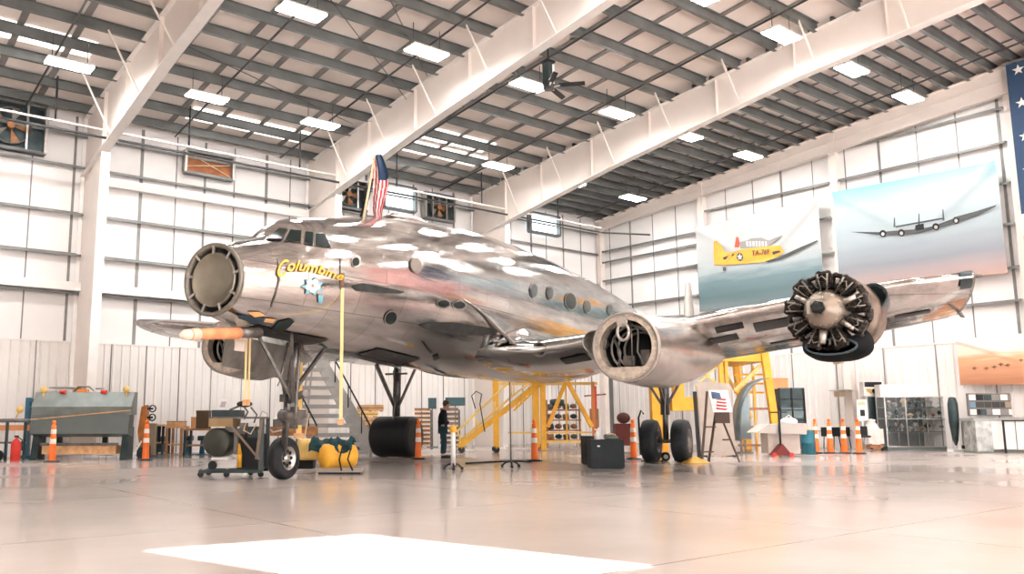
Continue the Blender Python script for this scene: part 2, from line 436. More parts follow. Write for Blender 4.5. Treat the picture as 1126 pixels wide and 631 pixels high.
# ceiling fan
fx, fy = 18.1, 17.9
ft = thing('ceiling_fan', 'black ceiling fan with long blades hanging below the middle rafter', 'ceiling fan', (fx, fy, 11.55))
MB().cyl((0, 0, .75), (0, 0, rz(fy)-11.6), .03).cyl((0, 0, .72), (0, 0, .80), .22, n=4).build('downrod', black, ft)
MB().box((-.13, -.13, 0), (.05, .13, .72)).build('motor', teal_dark, ft)
MB().box((.05, -.12, .02), (.14, .12, .68)).build('motor_cover', white_pipe, ft)
MB().cyl((0, 0, -.14), (0, 0, .0), .16, .2).build('hub', dark_pipe, ft)
for a in (20, 92, 164, 236, 308):
    c, s_ = math.cos(math.radians(a)), math.sin(math.radians(a))
    bl = MB().prism([(.32*c-.08*s_, .32*s_+.08*c, -.06), (1.12*c-.07*s_, 1.12*s_+.07*c, -.09), (1.12*c+.07*s_, 1.12*s_-.07*c, -.03), (.32*c+.08*s_, .32*s_-.08*c, -.01)], (0, 0, .02)).build('blade', black, ft)
    MB().bar((.1*c, .1*s_, -.07), (.36*c, .36*s_, -.04), .05, .02).build('blade_arm', white_pipe, bl)
# ------------------------------------------------------------------ the airliner
PSI = .459; MO = Vector((17.545, 18.881, 0))
U = Vector((-math.cos(PSI), -math.sin(PSI), 0)); L = Vector((math.sin(PSI), -math.cos(PSI), 0))
plane = thing('airliner', 'large bare polished metal four-engined vintage airliner with its radome off', 'airplane', MO, PSI+PI)
def w2l(p): p = Vector(p)-MO; return Vector((p.dot(U), p.dot(L), p.z))
def l2w(p): return MO+U*p[0]+L*p[1]+Vector((0, 0, p[2]))
CL = w2l(CAM)
def lray(px, py): d = ray(px, py); return Vector((d.dot(U), d.dot(L), d.z))
# polished skin
pm = bpy.data.materials.new('polished_aluminium'); pm.use_nodes = True; nt = pm.node_tree; b = nt.nodes['Principled BSDF']
b.inputs['Metallic'].default_value = .95
tc = nt.nodes.new('ShaderNodeTexCoord')
n1 = nt.nodes.new('ShaderNodeTexNoise'); n1.inputs['Scale'].default_value = 1.1; n1.inputs['Detail'].default_value = 6; n1.inputs['Roughness'].default_value = .65
mp = nt.nodes.new('ShaderNodeMapping'); mp.inputs['Scale'].default_value = (.5, 2.2, 3.6)
nt.links.new(tc.outputs['Object'], mp.inputs['Vector']); nt.links.new(mp.outputs['Vector'], n1.inputs['Vector'])
r1 = nt.nodes.new('ShaderNodeValToRGB'); r1.color_ramp.elements[0].position = .32; r1.color_ramp.elements[1].position = .66
r1.color_ramp.elements[0].color = (.44, .42, .405, 1); r1.color_ramp.elements[1].color = (.80, .775, .755, 1)
nt.links.new(n1.outputs['Fac'], r1.inputs['Fac'])
def brickmap(rot, bw, rh):
    m = nt.nodes.new('ShaderNodeMapping'); m.inputs['Rotation'].default_value = rot
    nt.links.new(tc.outputs['Object'], m.inputs['Vector'])
    k = nt.nodes.new('ShaderNodeTexBrick'); k.inputs['Scale'].default_value = 1; k.inputs['Mortar Size'].default_value = .006; k.inputs['Brick Width'].default_value = bw; k.inputs['Row Height'].default_value = rh
    k.inputs['Color1'].default_value = (1, 1, 1, 1); k.inputs['Color2'].default_value = (.74, .74, .74, 1); k.inputs['Mortar'].default_value = (.25, .25, .25, 1)
    nt.links.new(m.outputs['Vector'], k.inputs['Vector']); return k
bk = brickmap((PI/2, 0, 0), 1.3, .62)
mx = nt.nodes.new('ShaderNodeMix'); mx.data_type = 'RGBA'; mx.blend_type = 'MULTIPLY'; mx.inputs['Factor'].default_value = .8
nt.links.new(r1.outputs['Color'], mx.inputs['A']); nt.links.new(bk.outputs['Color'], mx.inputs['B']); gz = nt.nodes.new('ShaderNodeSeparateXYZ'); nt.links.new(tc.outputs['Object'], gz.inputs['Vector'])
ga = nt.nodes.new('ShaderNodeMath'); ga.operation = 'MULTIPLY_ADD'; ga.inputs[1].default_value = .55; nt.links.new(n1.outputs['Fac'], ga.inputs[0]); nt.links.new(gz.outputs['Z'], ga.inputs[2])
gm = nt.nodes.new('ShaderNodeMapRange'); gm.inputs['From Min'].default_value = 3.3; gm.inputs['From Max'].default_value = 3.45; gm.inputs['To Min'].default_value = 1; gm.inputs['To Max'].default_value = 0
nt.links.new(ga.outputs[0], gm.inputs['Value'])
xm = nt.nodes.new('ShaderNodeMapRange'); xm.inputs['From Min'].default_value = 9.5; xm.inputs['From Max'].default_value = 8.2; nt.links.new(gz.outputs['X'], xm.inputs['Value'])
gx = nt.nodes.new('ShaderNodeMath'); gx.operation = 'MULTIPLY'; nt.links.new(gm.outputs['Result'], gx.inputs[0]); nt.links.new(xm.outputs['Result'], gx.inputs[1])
dm = nt.nodes.new('ShaderNodeMix'); dm.data_type = 'RGBA'; dm.inputs['B'].default_value = (.27, .27, .26, 1); nt.links.new(gx.outputs[0], dm.inputs['Factor']); nt.links.new(mx.outputs['Result'], dm.inputs['A'])  # belly shade painted in: skin colour darkened below a set height
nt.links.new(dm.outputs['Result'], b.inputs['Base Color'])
n2 = nt.nodes.new('ShaderNodeTexNoise'); n2.inputs['Scale'].default_value = 2.3; n2.inputs['Detail'].default_value = 5; nt.links.new(mp.outputs['Vector'], n2.inputs['Vector'])
mr = nt.nodes.new('ShaderNodeMapRange'); mr.inputs['From Min'].default_value = .3; mr.inputs['From Max'].default_value = .7; mr.inputs['To Min'].default_value = .04; mr.inputs['To Max'].default_value = .20
nt.links.new(n2.outputs['Fac'], mr.inputs['Value']); nt.links.new(mr.outputs['Result'], b.inputs['Roughness'])
n3 = nt.nodes.new('ShaderNodeTexNoise'); n3.inputs['Scale'].default_value = 2.6; n3.inputs['Detail'].default_value = 5; n3.inputs['Roughness'].default_value = .6; nt.links.new(mp.outputs['Vector'], n3.inputs['Vector'])
bp = nt.nodes.new('ShaderNodeBump'); bp.inputs['Strength'].default_value = .16; bp.inputs['Distance'].default_value = .03
nt.links.new(n3.outputs['Fac'], bp.inputs['Height'])
bp2 = nt.nodes.new('ShaderNodeBump'); bp2.inputs['Strength'].default_value = .12; bp2.inputs['Distance'].default_value = .02
nt.links.new(bk.outputs['Color'], bp2.inputs['Height']); nt.links.new(bp.outputs['Normal'], bp2.inputs['Normal']); nt.links.new(bp2.outputs['Normal'], b.inputs['Normal'])
alu = pm
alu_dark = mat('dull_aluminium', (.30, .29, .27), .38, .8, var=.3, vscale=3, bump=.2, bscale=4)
hull_dark = mat('hull_dark', (.045, .05, .05), .4, .5, var=.4, vscale=5)  # dark metal tone for patches on the fuselage skin
alu_mid = mat('satin_aluminium', (.55, .52, .49), .27, .9, var=.2, vscale=3, bump=.15, bscale=3)

# fuselage: x, z top, z bottom, half width
ST = [(13.72, 3.97, 2.85, .56), (13.2, 4.14, 2.74, .70), (12.75, 4.28, 2.69, .80), (12.45, 4.40, 2.66, .87), (12.2, 4.62, 2.64, .93), (11.9, 4.80, 2.63, 1.0), (11.4, 4.93, 2.61, 1.12),
      (10.5, 5.12, 2.57, 1.30), (9.4, 5.38, 2.53, 1.48), (7.9, 5.66, 2.44, 1.64), (6.2, 5.90, 2.35, 1.74), (4.5, 6.07, 2.29, 1.79), (1.4, 6.26, 2.27, 1.80), (-2., 6.33, 2.34, 1.80),
      (-5., 6.34, 2.55, 1.74), (-8., 6.30, 2.95, 1.58), (-11., 6.22, 3.55, 1.30), (-13.5, 6.10, 4.25, .95), (-15.2, 5.95, 4.80, .62), (-16.1, 5.75, 5.2, .25)]
def interp(x):
    n = len(ST)
    if x >= ST[0][0]: return ST[0][1:]
    if x <= ST[-1][0]: return ST[-1][1:]
    for i in range(n-1):
        if ST[i][0] >= x >= ST[i+1][0]: break
    out = []
    h = ST[i+1][0]-ST[i][0]; t = (x-ST[i][0])/h
    for c in (1, 2, 3):
        def sl(j):
            if j == 0: return (ST[1][c]-ST[0][c])/(ST[1][0]-ST[0][0])
            if j == n-1: return (ST[-1][c]-ST[-2][c])/(ST[-1][0]-ST[-2][0])
            a = (ST[j][c]-ST[j-1][c])/(ST[j][0]-ST[j-1][0]); b_ = (ST[j+1][c]-ST[j][c])/(ST[j+1][0]-ST[j][0])
            return 0 if a*b_ <= 0 else 2*a*b_/(a+b_)
        m0, m1 = sl(i)*h, sl(i+1)*h; p0, p1 = ST[i][c], ST[i+1][c]
        out.append((2*t**3-3*t*t+1)*p0+(t**3-2*t*t+t)*m0+(-2*t**3+3*t*t)*p1+(t**3-t*t)*m1)
    return out
def fus_f(p, off=0.):
    "<0 inside the skin"
    zt, zb, hw = interp(p.x); zc = (zt+zb)/2; hz = (zt-zb)/2
    return math.hypot(p.y/(hw+off), (p.z-zc)/(hz+off))-1
def fus_hit(px, py, off=.012):
    d = lray(px, py); t = 8.; prev = None
    while t < 60:
        p = CL+d*t
        if p.x < 13.7 and fus_f(p, off) < 0:
            lo, hi = t-.1, t
            for _ in range(22):
                m = (lo+hi)/2
                if fus_f(CL+d*m, off) < 0: hi = m
                else: lo = m
            return CL+d*hi
        t += .1
    return None
mb = MB(); rings = []
xs = [13.72-.12*i for i in range(25)]; x = xs[-1]
while x > -16.1: x -= .33; xs.append(max(x, -16.1))
for x in xs:
    zt, zb, hw = interp(x); zc = (zt+zb)/2; hz = (zt-zb)/2
    rings.append([(x, hw*math.cos(2*PI*k/64), zc+hz*math.sin(2*PI*k/64)) for k in range(64)])
mb.rings(rings)
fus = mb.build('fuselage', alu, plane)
MB().sphere((-16.05, 0, 5.47), .26, sc=(1.6, .9, .9)).build('tail_cone', alu_mid, plane)

# decals on the skin: filled polygons given in picture coordinates, laid on the fuselage
def skin_patch(polys, name, m, off=.012, parent=None, label=None, sub=2):
    parent = parent or plane
    bm = bmesh.new()
    for poly in polys:
        vs = [bm.verts.new((a, c, 0)) for a, c in poly]; bm.faces.new(vs)
    for _ in range(sub):
        bmesh.ops.subdivide_edges(bm, edges=bm.edges, cuts=1, use_grid_fill=True)
    bmesh.ops.triangulate(bm, faces=[f for f in bm.faces if len(f.verts) > 4])
    dead = []
    for v in bm.verts:
        h = fus_hit(v.co.x, v.co.y, off)
        if h is None: dead.append(v)
        else: v.co = h
    if dead: bmesh.ops.delete(bm, geom=dead, context='VERTS')
    me = bpy.data.meshes.new(name); bm.to_mesh(me); bm.free(); me.materials.append(m)
    for p in me.polygons: p.use_smooth = True
    o = bpy.data.objects.new(name, me); C.objects.link(o); o.parent = parent
    if label: o['label'] = label
    return o
def grow(poly, k):
    cx = sum(p[0] for p in poly)/len(poly); cy = sum(p[1] for p in poly)/len(poly)
    return [(cx+(x-cx)*k, cy+(y-cy)*k) for x, y in poly]
def ov(cx, cy, rx, ry, n=18, a=0.):
    ca, sa = math.cos(a), math.sin(a)
    return [(cx+rx*math.cos(2*PI*k/n)*ca-ry*math.sin(2*PI*k/n)*sa, cy+rx*math.cos(2*PI*k/n)*sa+ry*math.sin(2*PI*k/n)*ca) for k in range(n)]
cockpit = [[(292.7, 261.6), (306.9, 250.6), (315.5, 251.4), (309.2, 262.4)], [(313.6, 263.3), (319.3, 252.2), (331.6, 253), (330.7, 265.2)],
           [(334.9, 266.2), (336, 254.2), (344.4, 254.9), (344.4, 268.5)], [(347.4, 269), (347.4, 256.1), (357.3, 256.8), (364.5, 271.6)]]
for w in cockpit:
    f = skin_patch([grow(w, 1.17)], 'window_frame', alu_mid, .02)
    skin_patch([w], 'window_pane', win_dark, .035, f, 'dark cockpit glass')
for s in (1,):   # the same windows on the far side of the nose
    for x0, x1 in ((12.35, 12.05), (11.95, 11.6), (11.5, 11.2), (11.1, 10.7)):
        pts = []
        for x, f in ((x0, .45), (x1, .45), (x1, .72), (x0-.06, .72)):
            zt, zb, hw = interp(x); zc = (zt+zb)/2; hz = (zt-zb)/2; pts.append((x, -hw*math.sqrt(1-f*f)-.02, zc+hz*f))
        MB().add(pts, [(0, 1, 2, 3)]).build('window_pane', win_dark, plane)
# cabin windows and round hatches
for cx, cy, rx, ry in ((587.5, 319, 3.6, 7), (605.5, 322, 3.4, 6.6), (646.5, 337, 3.2, 6.2), (671, 340.5, 2.6, 5.2)):
    f = skin_patch([ov(cx, cy, rx*1.35, ry*1.25)], 'cabin_window_frame', alu_mid, .018); skin_patch([ov(cx, cy, rx, ry)], 'cabin_window_pane', mat('grey_glass', (.07, .08, .08), .35, .0, spec=.2), .03, f)
f = skin_patch([ov(628, 331, 7, 10.4, a=-.12)], 'cabin_window_frame', alu_mid, .018); skin_patch([ov(628, 331, 5.6, 9, a=-.12)], 'cabin_window_pane', win_dark, .03, f, 'large dark oval window opening')
f = skin_patch([ov(458, 291, 7.4, 9.2)], 'cabin_window_frame', alu_mid, .018); skin_patch([ov(457.5, 291, 5.8, 7.8)], 'cabin_window_pane', mat('hatch_bronze', (.2, .165, .14), .4, .5), .03, f)
f = skin_patch([ov(391.8, 287.5, 5.2, 6.6)], 'cabin_window_frame', alu_mid, .018); skin_patch([ov(391.8, 287.5, 3.6, 5)], 'cabin_window_pane', win_dark, .03, f)
f = skin_patch([ov(430.5, 350, 7.6, 9.2, a=.5)], 'hatch_frame', alu_mid, .018); skin_patch([ov(430.5, 350, 5.4, 7.2, a=.5)], 'hatch_opening', win_dark, .03, f)
for cx, cy in ((488, 334), (505.5, 335.5)):
    f = skin_patch([ov(cx, cy, 8, 5.6)], 'hatch_frame', alu_mid, .018); skin_patch([ov(cx, cy, 6.2, 4)], 'hatch_opening', win_dark, .03, f)
# dark recesses and openings in the belly and nose
skin_patch([[(299, 362), (306, 354), (318, 351), (324, 353), (318, 360), (308, 366), (300, 367)]], 'belly_opening', win_dark, .02, None, 'dark opening under the nose')
skin_patch([[(405, 386), (420, 385.5), (437, 391), (430, 393), (412, 391)]], 'belly_opening', win_dark, .02)
skin_patch([[(460, 358), (470, 355), (500, 355), (530, 359), (548, 362), (546, 367), (515, 369), (485, 365), (468, 362)]], 'dark_streak', hull_dark, .015, None, 'dark streak on the skin ahead of the wing root')  # plain dark patch laid on the skin
skin_patch([[(386, 314), (400, 311), (420, 315), (446, 321), (440, 323), (416, 322), (392, 320)]], 'belly_opening', hull_dark, .02)  # dark patch in the same tone on the fuselage side
skin_patch([[(476, 392), (482, 390), (483, 394), (477, 397)]], 'belly_opening', win_dark, .02)
skin_patch([[(464, 376), (467, 377), (473, 385), (476, 388), (473, 389), (469, 384)]], 'belly_antenna', win_dark, .02)
skin_patch([[(262, 346), (290, 350), (306, 352), (300, 356), (276, 355), (262, 350)]], 'nose_stain', mat('blue_stain', (.06, .10, .14), .4, .5), .015, None, 'dark blue stained metal under the nose')
skin_patch([[(272, 343), (286, 343), (292, 347), (280, 349)], [(292, 350), (304, 351), (300, 355), (290, 354)]], 'nose_marking', mat('ochre', (.75, .40, .16), .5), .02, None, 'ochre patches under the nose')
# panel joint running round the nose and small plates
skin_patch([[(305.5, 283), (307, 283), (308, 308), (304.5, 322), (299, 338), (297.6, 337.5), (303, 322), (306.4, 308)]], 'nose_joint', dark_steel, .015)
skin_patch([[(374, 284), (375.2, 284), (375.2, 318), (374, 318)]], 'nose_joint', dark_steel, .015)
# bright strap plates
skin_patch([[(376, 300), (379, 300), (378, 316), (375, 316)]], 'nose_marking', hot_brown, .02)

# nose art : gold script and flower
tcu = bpy.data.curves.new('script', 'FONT'); tcu.body = 'Columbine'; tcu.shear = .35; tcu.size = 1; tcu.offset = .012; tcu.resolution_u = 4
to = bpy.data.objects.new('script', tcu); C.objects.link(to)
dg = bpy.context.evaluated_depsgraph_get(); tm = bpy.data.meshes.new_from_object(to.evaluated_get(dg)); bpy.data.objects.remove(to)
xs_ = [v.co.x for v in tm.vertices]; tx0, tx1 = min(xs_), max(xs_)
bm = bmesh.new(); bm.from_mesh(tm)
for k in range(2):
    bmesh.ops.subdivide_edges(bm, edges=[e for e in bm.edges if e.calc_length() > .08], cuts=1)
bmesh.ops.triangulate(bm, faces=bm.faces)
def art(fx, fy, off):
    px = 305+fx*73; base = 299+9*fx-5*math.sin(PI*min(1, fx*1.1)); hgt = 19*(1-.35*fx)
    if fx < .13: hgt = 24; base = 305-3*fx/.13
    return fus_hit(px, base-fy*hgt, off)
for v in bm.verts:
    f = (v.co.x-tx0)/(tx1-tx0); v.co = art(f, v.co.y, .03)
nm = bpy.data.meshes.new('nose_lettering'); bm.to_mesh(nm); bm.free(); nm.materials.append(mat('gold_script', (.85, .47, .06), .35, .1, var=.1))
no = bpy.data.objects.new('nose_lettering', nm); C.objects.link(no); no.parent = plane; no['label'] = 'golden painted script lettering'
fcx, fcy = 344, 315
leaf = mat('flower_blue', (.16, .38, .46), .5, var=.25, vscale=8); petal = mat('flower_white', (.90, .88, .85), .5)
fl = skin_patch([[(fcx+13*math.cos(a)*(1 if k % 2 else .6), fcy+11*math.sin(a)*(1 if k % 2 else .55)) for k, a in enumerate([2*PI*j/14 for j in range(14)])], [(350, 324), (356, 324), (354, 334), (350, 333)]], 'nose_flower', leaf, .022, None, 'painted blue and white flower')
skin_patch([ov(fcx+5*math.cos(a), fcy-1+4.6*math.sin(a), 3.4, 3.2, 10) for a in (0.3, 1.55, 2.8, 4.05, 5.3)], 'petal', petal, .034, fl, sub=1)
skin_patch([ov(fcx, fcy-1, 1.8, 2.2, 8)], 'flower_heart', bronze, .044, fl, sub=1)
# red and blue faded paint marks are reflections of the flag; only the real cheat-line rivets are modelled here

# nose bulkhead: flange ring, recess and domed olive dish with clips
XN = 13.72; ZN = 3.41
mb = MB(); mb.lathe([(-.10, .56), (.0, .60), (.035, .60), (.045, .565), (.03, .53), (-.12, .525)], (XN, 0, ZN), (1, 0, 0), 48)
mb.build('bulkhead_ring', ring_grey, plane)
MB().lathe([(-.12, .55), (-.13, .01)], (XN, 0, ZN), (1, 0, 0), 40).build('bulkhead_recess', black, plane)
MB().lathe([(-.06, .005), (-.055, .15), (-.03, .30), (.0, .40), (.022, .425), (.022, .442), (-.03, .45), (-.11, .44)], (XN, 0, ZN), (1, 0, 0), 48).build('radome_dish', olive, plane, 'dished olive-grey pressure bulkhead')
for k in range(9):
    a = PI/2+2*PI*k/9; c, s_ = math.cos(a), math.sin(a)
    MB().bar((XN+.02, .42*c, ZN+.42*s_), (XN+.03, .55*c, ZN+.55*s_), .04, .03, up=(1, 0, 0)).build('clip', steel, plane)

# wing: stations y, x LE, x TE, z LE, z TE, thickness
def airfoil(n=14):
    up = []; lo = []
    for i in range(n+1):
        t = (1-math.cos(PI*i/n))/2
        th = 5*(.2969*math.sqrt(t)-.126*t-.3516*t*t+.2843*t**3-.1015*t**4)
        up.append((t, th*1.1+.05*math.sin(PI*t))); lo.append((t, -th*.9+.02*math.sin(PI*t)))
    return up+lo[::-1][1:-1]
AF = airfoil()
def wing_loft(stns, name, m, side=1, dz=0.):
    rings = []
    for y, xl, xt, zl, zt, th in stns:
        rings.append([(xl+(xt-xl)*t, side*y, zl+(zt-zl)*t+h*th+dz) for t, h in AF])
    return MB().rings(rings, True).build(name, m, plane)
WS = [(1.0, 5.9, -.2, 2.86, 2.45, .78), (1.75, 5.2, 0., 2.84, 2.48, .76), (2.3, 4.75, .2, 2.86, 2.50, .72), (3.5, 4.62, .3, 3.02, 2.55, .64), (5.1, 4.55, .45, 3.22, 2.66, .60), (7.0, 4.5, .5, 3.52, 2.90, .55), (8.8, 4.5, .5, 3.76, 3.15, .50), (10.2, 4.5, .5, 3.90, 3.40, .47), (11.35, 4.48, .6, 3.98, 3.62, .44)]
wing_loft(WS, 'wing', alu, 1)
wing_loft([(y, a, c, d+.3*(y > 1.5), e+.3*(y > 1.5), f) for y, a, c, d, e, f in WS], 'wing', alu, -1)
def wing_pt(y, t, up=False, off=.012):
    for a, b_ in zip(WS, WS[1:]):
        if a[0] <= y <= b_[0]: break
    f = (y-a[0])/(b_[0]-a[0]); S = [p*(1-f)+q*f for p, q in zip(a, b_)]
    th = 5*(.2969*math.sqrt(t)-.126*t-.3516*t*t+.2843*t**3-.1015*t**4)
    h = th*1.1+.05*math.sin(PI*t) if up else -th*.9+.02*math.sin(PI*t)
    return (S[1]+(S[2]-S[1])*t, y, S[3]+(S[4]-S[3])*t+h*S[5]+(off if up else -off))
def wing_patch(y0, y1, t0, t1, name, m, up=False, off=.014, label=None):
    n = 6; rings = [[wing_pt(y0+(y1-y0)*i/3, t0+(t1-t0)*j/n, up, off) for j in range(n+1)] for i in range(4)]
    return MB().rings(rings, closed=False).build(name, m, plane, label)
for y0, y1, t0, t1 in ((6.35, 6.95, .06, .13), (5.95, 6.75, .2, .32), (7.15, 7.95, .10, .24), (8.0, 8.35, .012, .07), (8.05, 8.5, .2, .27), (2.7, 3.35, .09, .2), (3.65, 4.5, .12, .26), (10.0, 10.7, .45, .55), (9.5, 9.9, .5, .58), (7.3, 8.0, .62, .68)):
    wing_patch(y0, y1, t0, t1, 'access_opening', black, label='open dark access panel in the wing underside')
wing_patch(11.13, 11.33, .002, .09, 'tip_block', teal_dark); wing_patch(11.13, 11.33, .0, .06, 'tip_block', teal_dark, True)
for k, (y0, y1) in enumerate(((2.4, 4.3), (6., 8.1), (9.3, 11.2))):
    wing_patch(y0, y1, .70, .715, 'flap_joint', dark_steel); wing_patch(y0, y1, .93, .99, 'flap_edge', alu_dark)
wing_patch(9.4, 11.2, .34, .352, 'flap_joint', dark_steel)
wing_patch(5.9, 8.0, .42, .43, 'flap_joint', dark_steel)
wing_patch(9.9, 10.25, .12, .16, 'access_opening', black, True); wing_patch(6.0, 6.5, .1, .14, 'access_opening', black, True)
# open rib at the cut wing end
tip = WS[-1]; mb = MB(); pr = [(tip[1]+(tip[2]-tip[1])*t, tip[0]+.004, tip[3]+(tip[4]-tip[3])*t+h*tip[5]) for t, h in AF]
mb.prism(pr, (0, .03, 0)); mb.build('end_rib', alu_dark, plane)
mb = MB()
for k in range(6): mb.cyl((.9+.1*k, 11.36, 3.66-.03*k), (.9+.1*k, 11.45, 3.63-.03*k), .02, n=6)
mb.cyl((4.3, 11.35, 4.0), (4.3, 11.5, 4.0), .04).build('end_fitting', dark_steel, plane)
# leading-edge fairing at the wing root, bright bead and the round duct mouth
rt = []
for i in range(9):
    f = i/8; x = 7.6-3.0*f; z = 3.75-.85*f**1.3
    zt, zb, hw = interp(x); zc = (zt+zb)/2; hz = (zt-zb)/2
    y = hw*math.sqrt(max(0, 1-((z-zc)/hz)**2))+.02+.42*f**3
    rt.append((x, y, z))
MB().tube(rt, [.015+.05*i/8 for i in range(9)], 10).build('wing_root_bead', alu_mid, plane)
MB().lathe([(0, .17), (.05, .19), (.08, .175), (.04, .14), (-.2, .13)], (4.68, 2.32, 2.86), (1, .12, -.1), 24).lathe([(-.15, .14), (-.15, .001)], (4.68, 2.32, 2.86), (1, .12, -.1), 24).build('duct_mouth', dark_steel, plane)
# wing root fillet
mb = MB(); rings = []
for i in range(13):
    x = 5.75-6.0*i/12; zt, zb, hw = interp(x); g_ = min(1, i/4); g_ = g_*g_*(3-2*g_)
    row = []
    for j in range(7):
        a = j/6; row.append((x, hw*.88+(.02+.93*g_)*a, 3.0+(.62*g_)*(1-a**.6)-.10*a*g_))
    rings.append(row)
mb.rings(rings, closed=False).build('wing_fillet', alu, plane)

# inboard nacelles -------------------------------------------------
def nacelle(y, z, name, detail=True):
    n = MB(); prof = [(0, .69), (-.06, .70), (-.5, .735), (-1.2, .77), (-2.2, .76), (-3.4, .66), (-4.6, .50), (-5.8, .30), (-6.6, .12), (-6.8, .02)]
    X = 7.38; rings = []
    for h, r in prof:
        dz = -.04*h*0+(.0 if h > -2 else .05*(-h-2))
        rings.append([(X+h, y+r*math.cos(2*PI*k/40), z+dz+r*(1.0 if math.sin(2*PI*k/40) > 0 else 1.0)*math.sin(2*PI*k/40)) for k in range(40)])
    o = n.rings(rings).build('nacelle', alu_mid, plane)
    # firewall flange with flat-bottomed opening
    r = MB(); m = 48; outer = []; inner = []; inn2 = []
    for k in range(m):
        a = 2*PI*k/m; c, s_ = math.cos(a), math.sin(a); ri = .545
        zz = max(ri*s_, -.40)
        outer.append((X+.02, y+.70*c, z+.70*s_)); inner.append((X+.03, y+ri*c, z+zz)); inn2.append((X-.28, y+ri*c, z+zz))
    r.rings([[(X-.06, p[1], p[2]) for p in outer], outer, inner, inn2], smooth=False)
    r.build('firewall_ring', mat('primer_tan', (.50, .44, .37), .45, .4, var=.3, vscale=7), o)
    rv = MB()
    for k in range(36):
        a = 2*PI*k/36; rv.cyl((X+.02, y+.63*math.cos(a), z+.63*math.sin(a)), (X+.045, y+.63*math.cos(a), z+.63*math.sin(a)), .014, n=6)
    rv.lathe([(0, .69), (.05, .70), (.05, .66), (0.02, .655)], (X, y, z), (1, 0, 0), 48)
    rv.build('rivet_ring', mat('dull_steel', (.36, .33, .30), .45, .7), o)
    c = MB(); c.lathe([(-1.1, .52), (-1.1, .001)], (X, y, z), (1, 0, 0), 32); c.lathe([(-.28, .56), (-1.1, .52)], (X, y, z), (1, 0, 0), 32); c.build('firewall', black, o)
    f = MB()
    for rr, hx in ((.47, -.4), (.42, -.62), (.37, -.85)):
        f.tube([(X+hx, y+rr*math.cos(a), z+rr*math.sin(a)) for a in [PI*.32+PI*j/10*1.05 for j in range(11)]], .028, 8)
    f.build('rib', alu_dark, o)
    p = MB(); p.tube([(X+.06, y-.02+.12*math.cos(a), z+.30+.17*math.sin(a)) for a in [2*PI*j/20 for j in range(21)]], .032, 8)
    p.cyl((X-.2, y-.05, z+.52), (X+.06, y-.05, z+.50), .11); p.build('filler_neck', steel, o)
    q = MB(); q.cyl((X-.02, y+.12, z-.4), (X-.02, y+.12, z+.55), .012, n=6); q.tube([(X-.1, y+.1, z+.5), (X-.05, y+.25, z+.3), (X-.1, y+.2, z-.1), (X-.1, y+.35, z-.38)], .02, 6); q.tube([(X-.1, y-.2, z-.4), (X-.08, y-.15, z-.1), (X-.15, y-.3, z+.2)], .03, 6)
    q.cbox((X-.4, y+.28, z-.2), (.2, .18, .3)); q.cbox((X-.5, y-.1, z-.25), (.2, .25, .2)); q.build('pipework', dark_steel, o)
    return o
for _y, _z, _a in ((5.10, 2.60, -8), (-5.1, 3.02, 17)):
    _n = nacelle(_y, _z, ''); _pv = Vector((7.2, _y, _z))
    _n.matrix_local = Matrix.Translation(_pv) @ Matrix.Rotation(math.radians(_a), 4, 'Z') @ Matrix.Translation(-_pv)
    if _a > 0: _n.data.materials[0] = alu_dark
# inboard dark intake lump beside the port nacelle
MB().lathe([(0, .22), (.06, .24), (0, .25), (-1.2, .3)], (7.15, 4.38, 2.75), (1, .1, 0), 20).lathe([(-.02, .22), (-.3, .01)], (7.15, 4.38, 2.75), (1, .1, 0), 20).build('side_intake', alu_dark, plane)

# outboard radial engine --------------------------------------------
EX, EY, EZ = 7.55, 8.80, 3.10
def E_(a, r, h): return (EX+h, EY+r*math.cos(a), EZ+r*math.sin(a))
MB().lathe([(-1.5, .66), (-1.2, .72), (-.6, .73), (-.45, .70), (-.42, .60)], (EX-.3, EY, EZ), (1, 0, 0), 40).build('cowl_ring', mat('cowl_burnt', (.16, .12, .095), .45, .6, var=.7, vscale=4), plane, 'heat-stained brown exhaust cowl')
nb = MB().rings([[(EX-.9+h, EY+r*math.cos(2*PI*k/36), EZ+.1*(-h)/3+r*math.sin(2*PI*k/36)) for k in range(36)] for h, r in ((0, .60), (-.4, .66), (-1.2, .66), (-2.2, .6), (-3.4, .45), (-4.6, .25), (-5.4, .05))])
nb.build('nacelle', alu_mid, plane)
eng = MB().lathe([(-.75, .40), (-.1, .40), (.0, .33), (.08, .33), (.13, .29), (.18, .27), (.24, .14), (.36, .10), (.50, .09)], (EX, EY, EZ), (1, 0, 0), 36, True).build('radial_engine', mat('crankcase_tan', (.27, .225, .18), .4, .6, var=.15), plane, 'radial engine without its cowling')
nb = MB()
for k in range(18):
    a = 2*PI*k/18; nb.cyl(E_(a, .29, .10), E_(a, .29, .15), .015, n=6)
nb.lathe([(.082, .30), (.105, .305), (.105, .275), (.085, .27)], (EX, EY, EZ), (1, 0, 0), 30); nb.build('bolt_ring', MATS['dull_steel'], eng)
MB().cyl((EX+.5, EY, EZ), (EX+.62, EY, EZ), .085, .06, 18).cyl((EX+.40, EY, EZ), (EX+.5, EY, EZ), .12, .12, 6).build('prop_shaft', black, eng)
MB().cbox((EX+.40, EY-.17, EZ+.02), (.05, .05, .22)).cbox((EX+.36, EY-.03, EZ+.19), (.05, .2, .04)).build('shaft_bracket', mat('bracket_pale', (.5, .47, .43), .5), eng)
cyl_m = mat('cylinder_fins', (.035, .028, .024), .4, .8, var=.6, vscale=14)
push_m = mat('pushrod', (.24, .22, .20), .3, .9)
fin0 = None
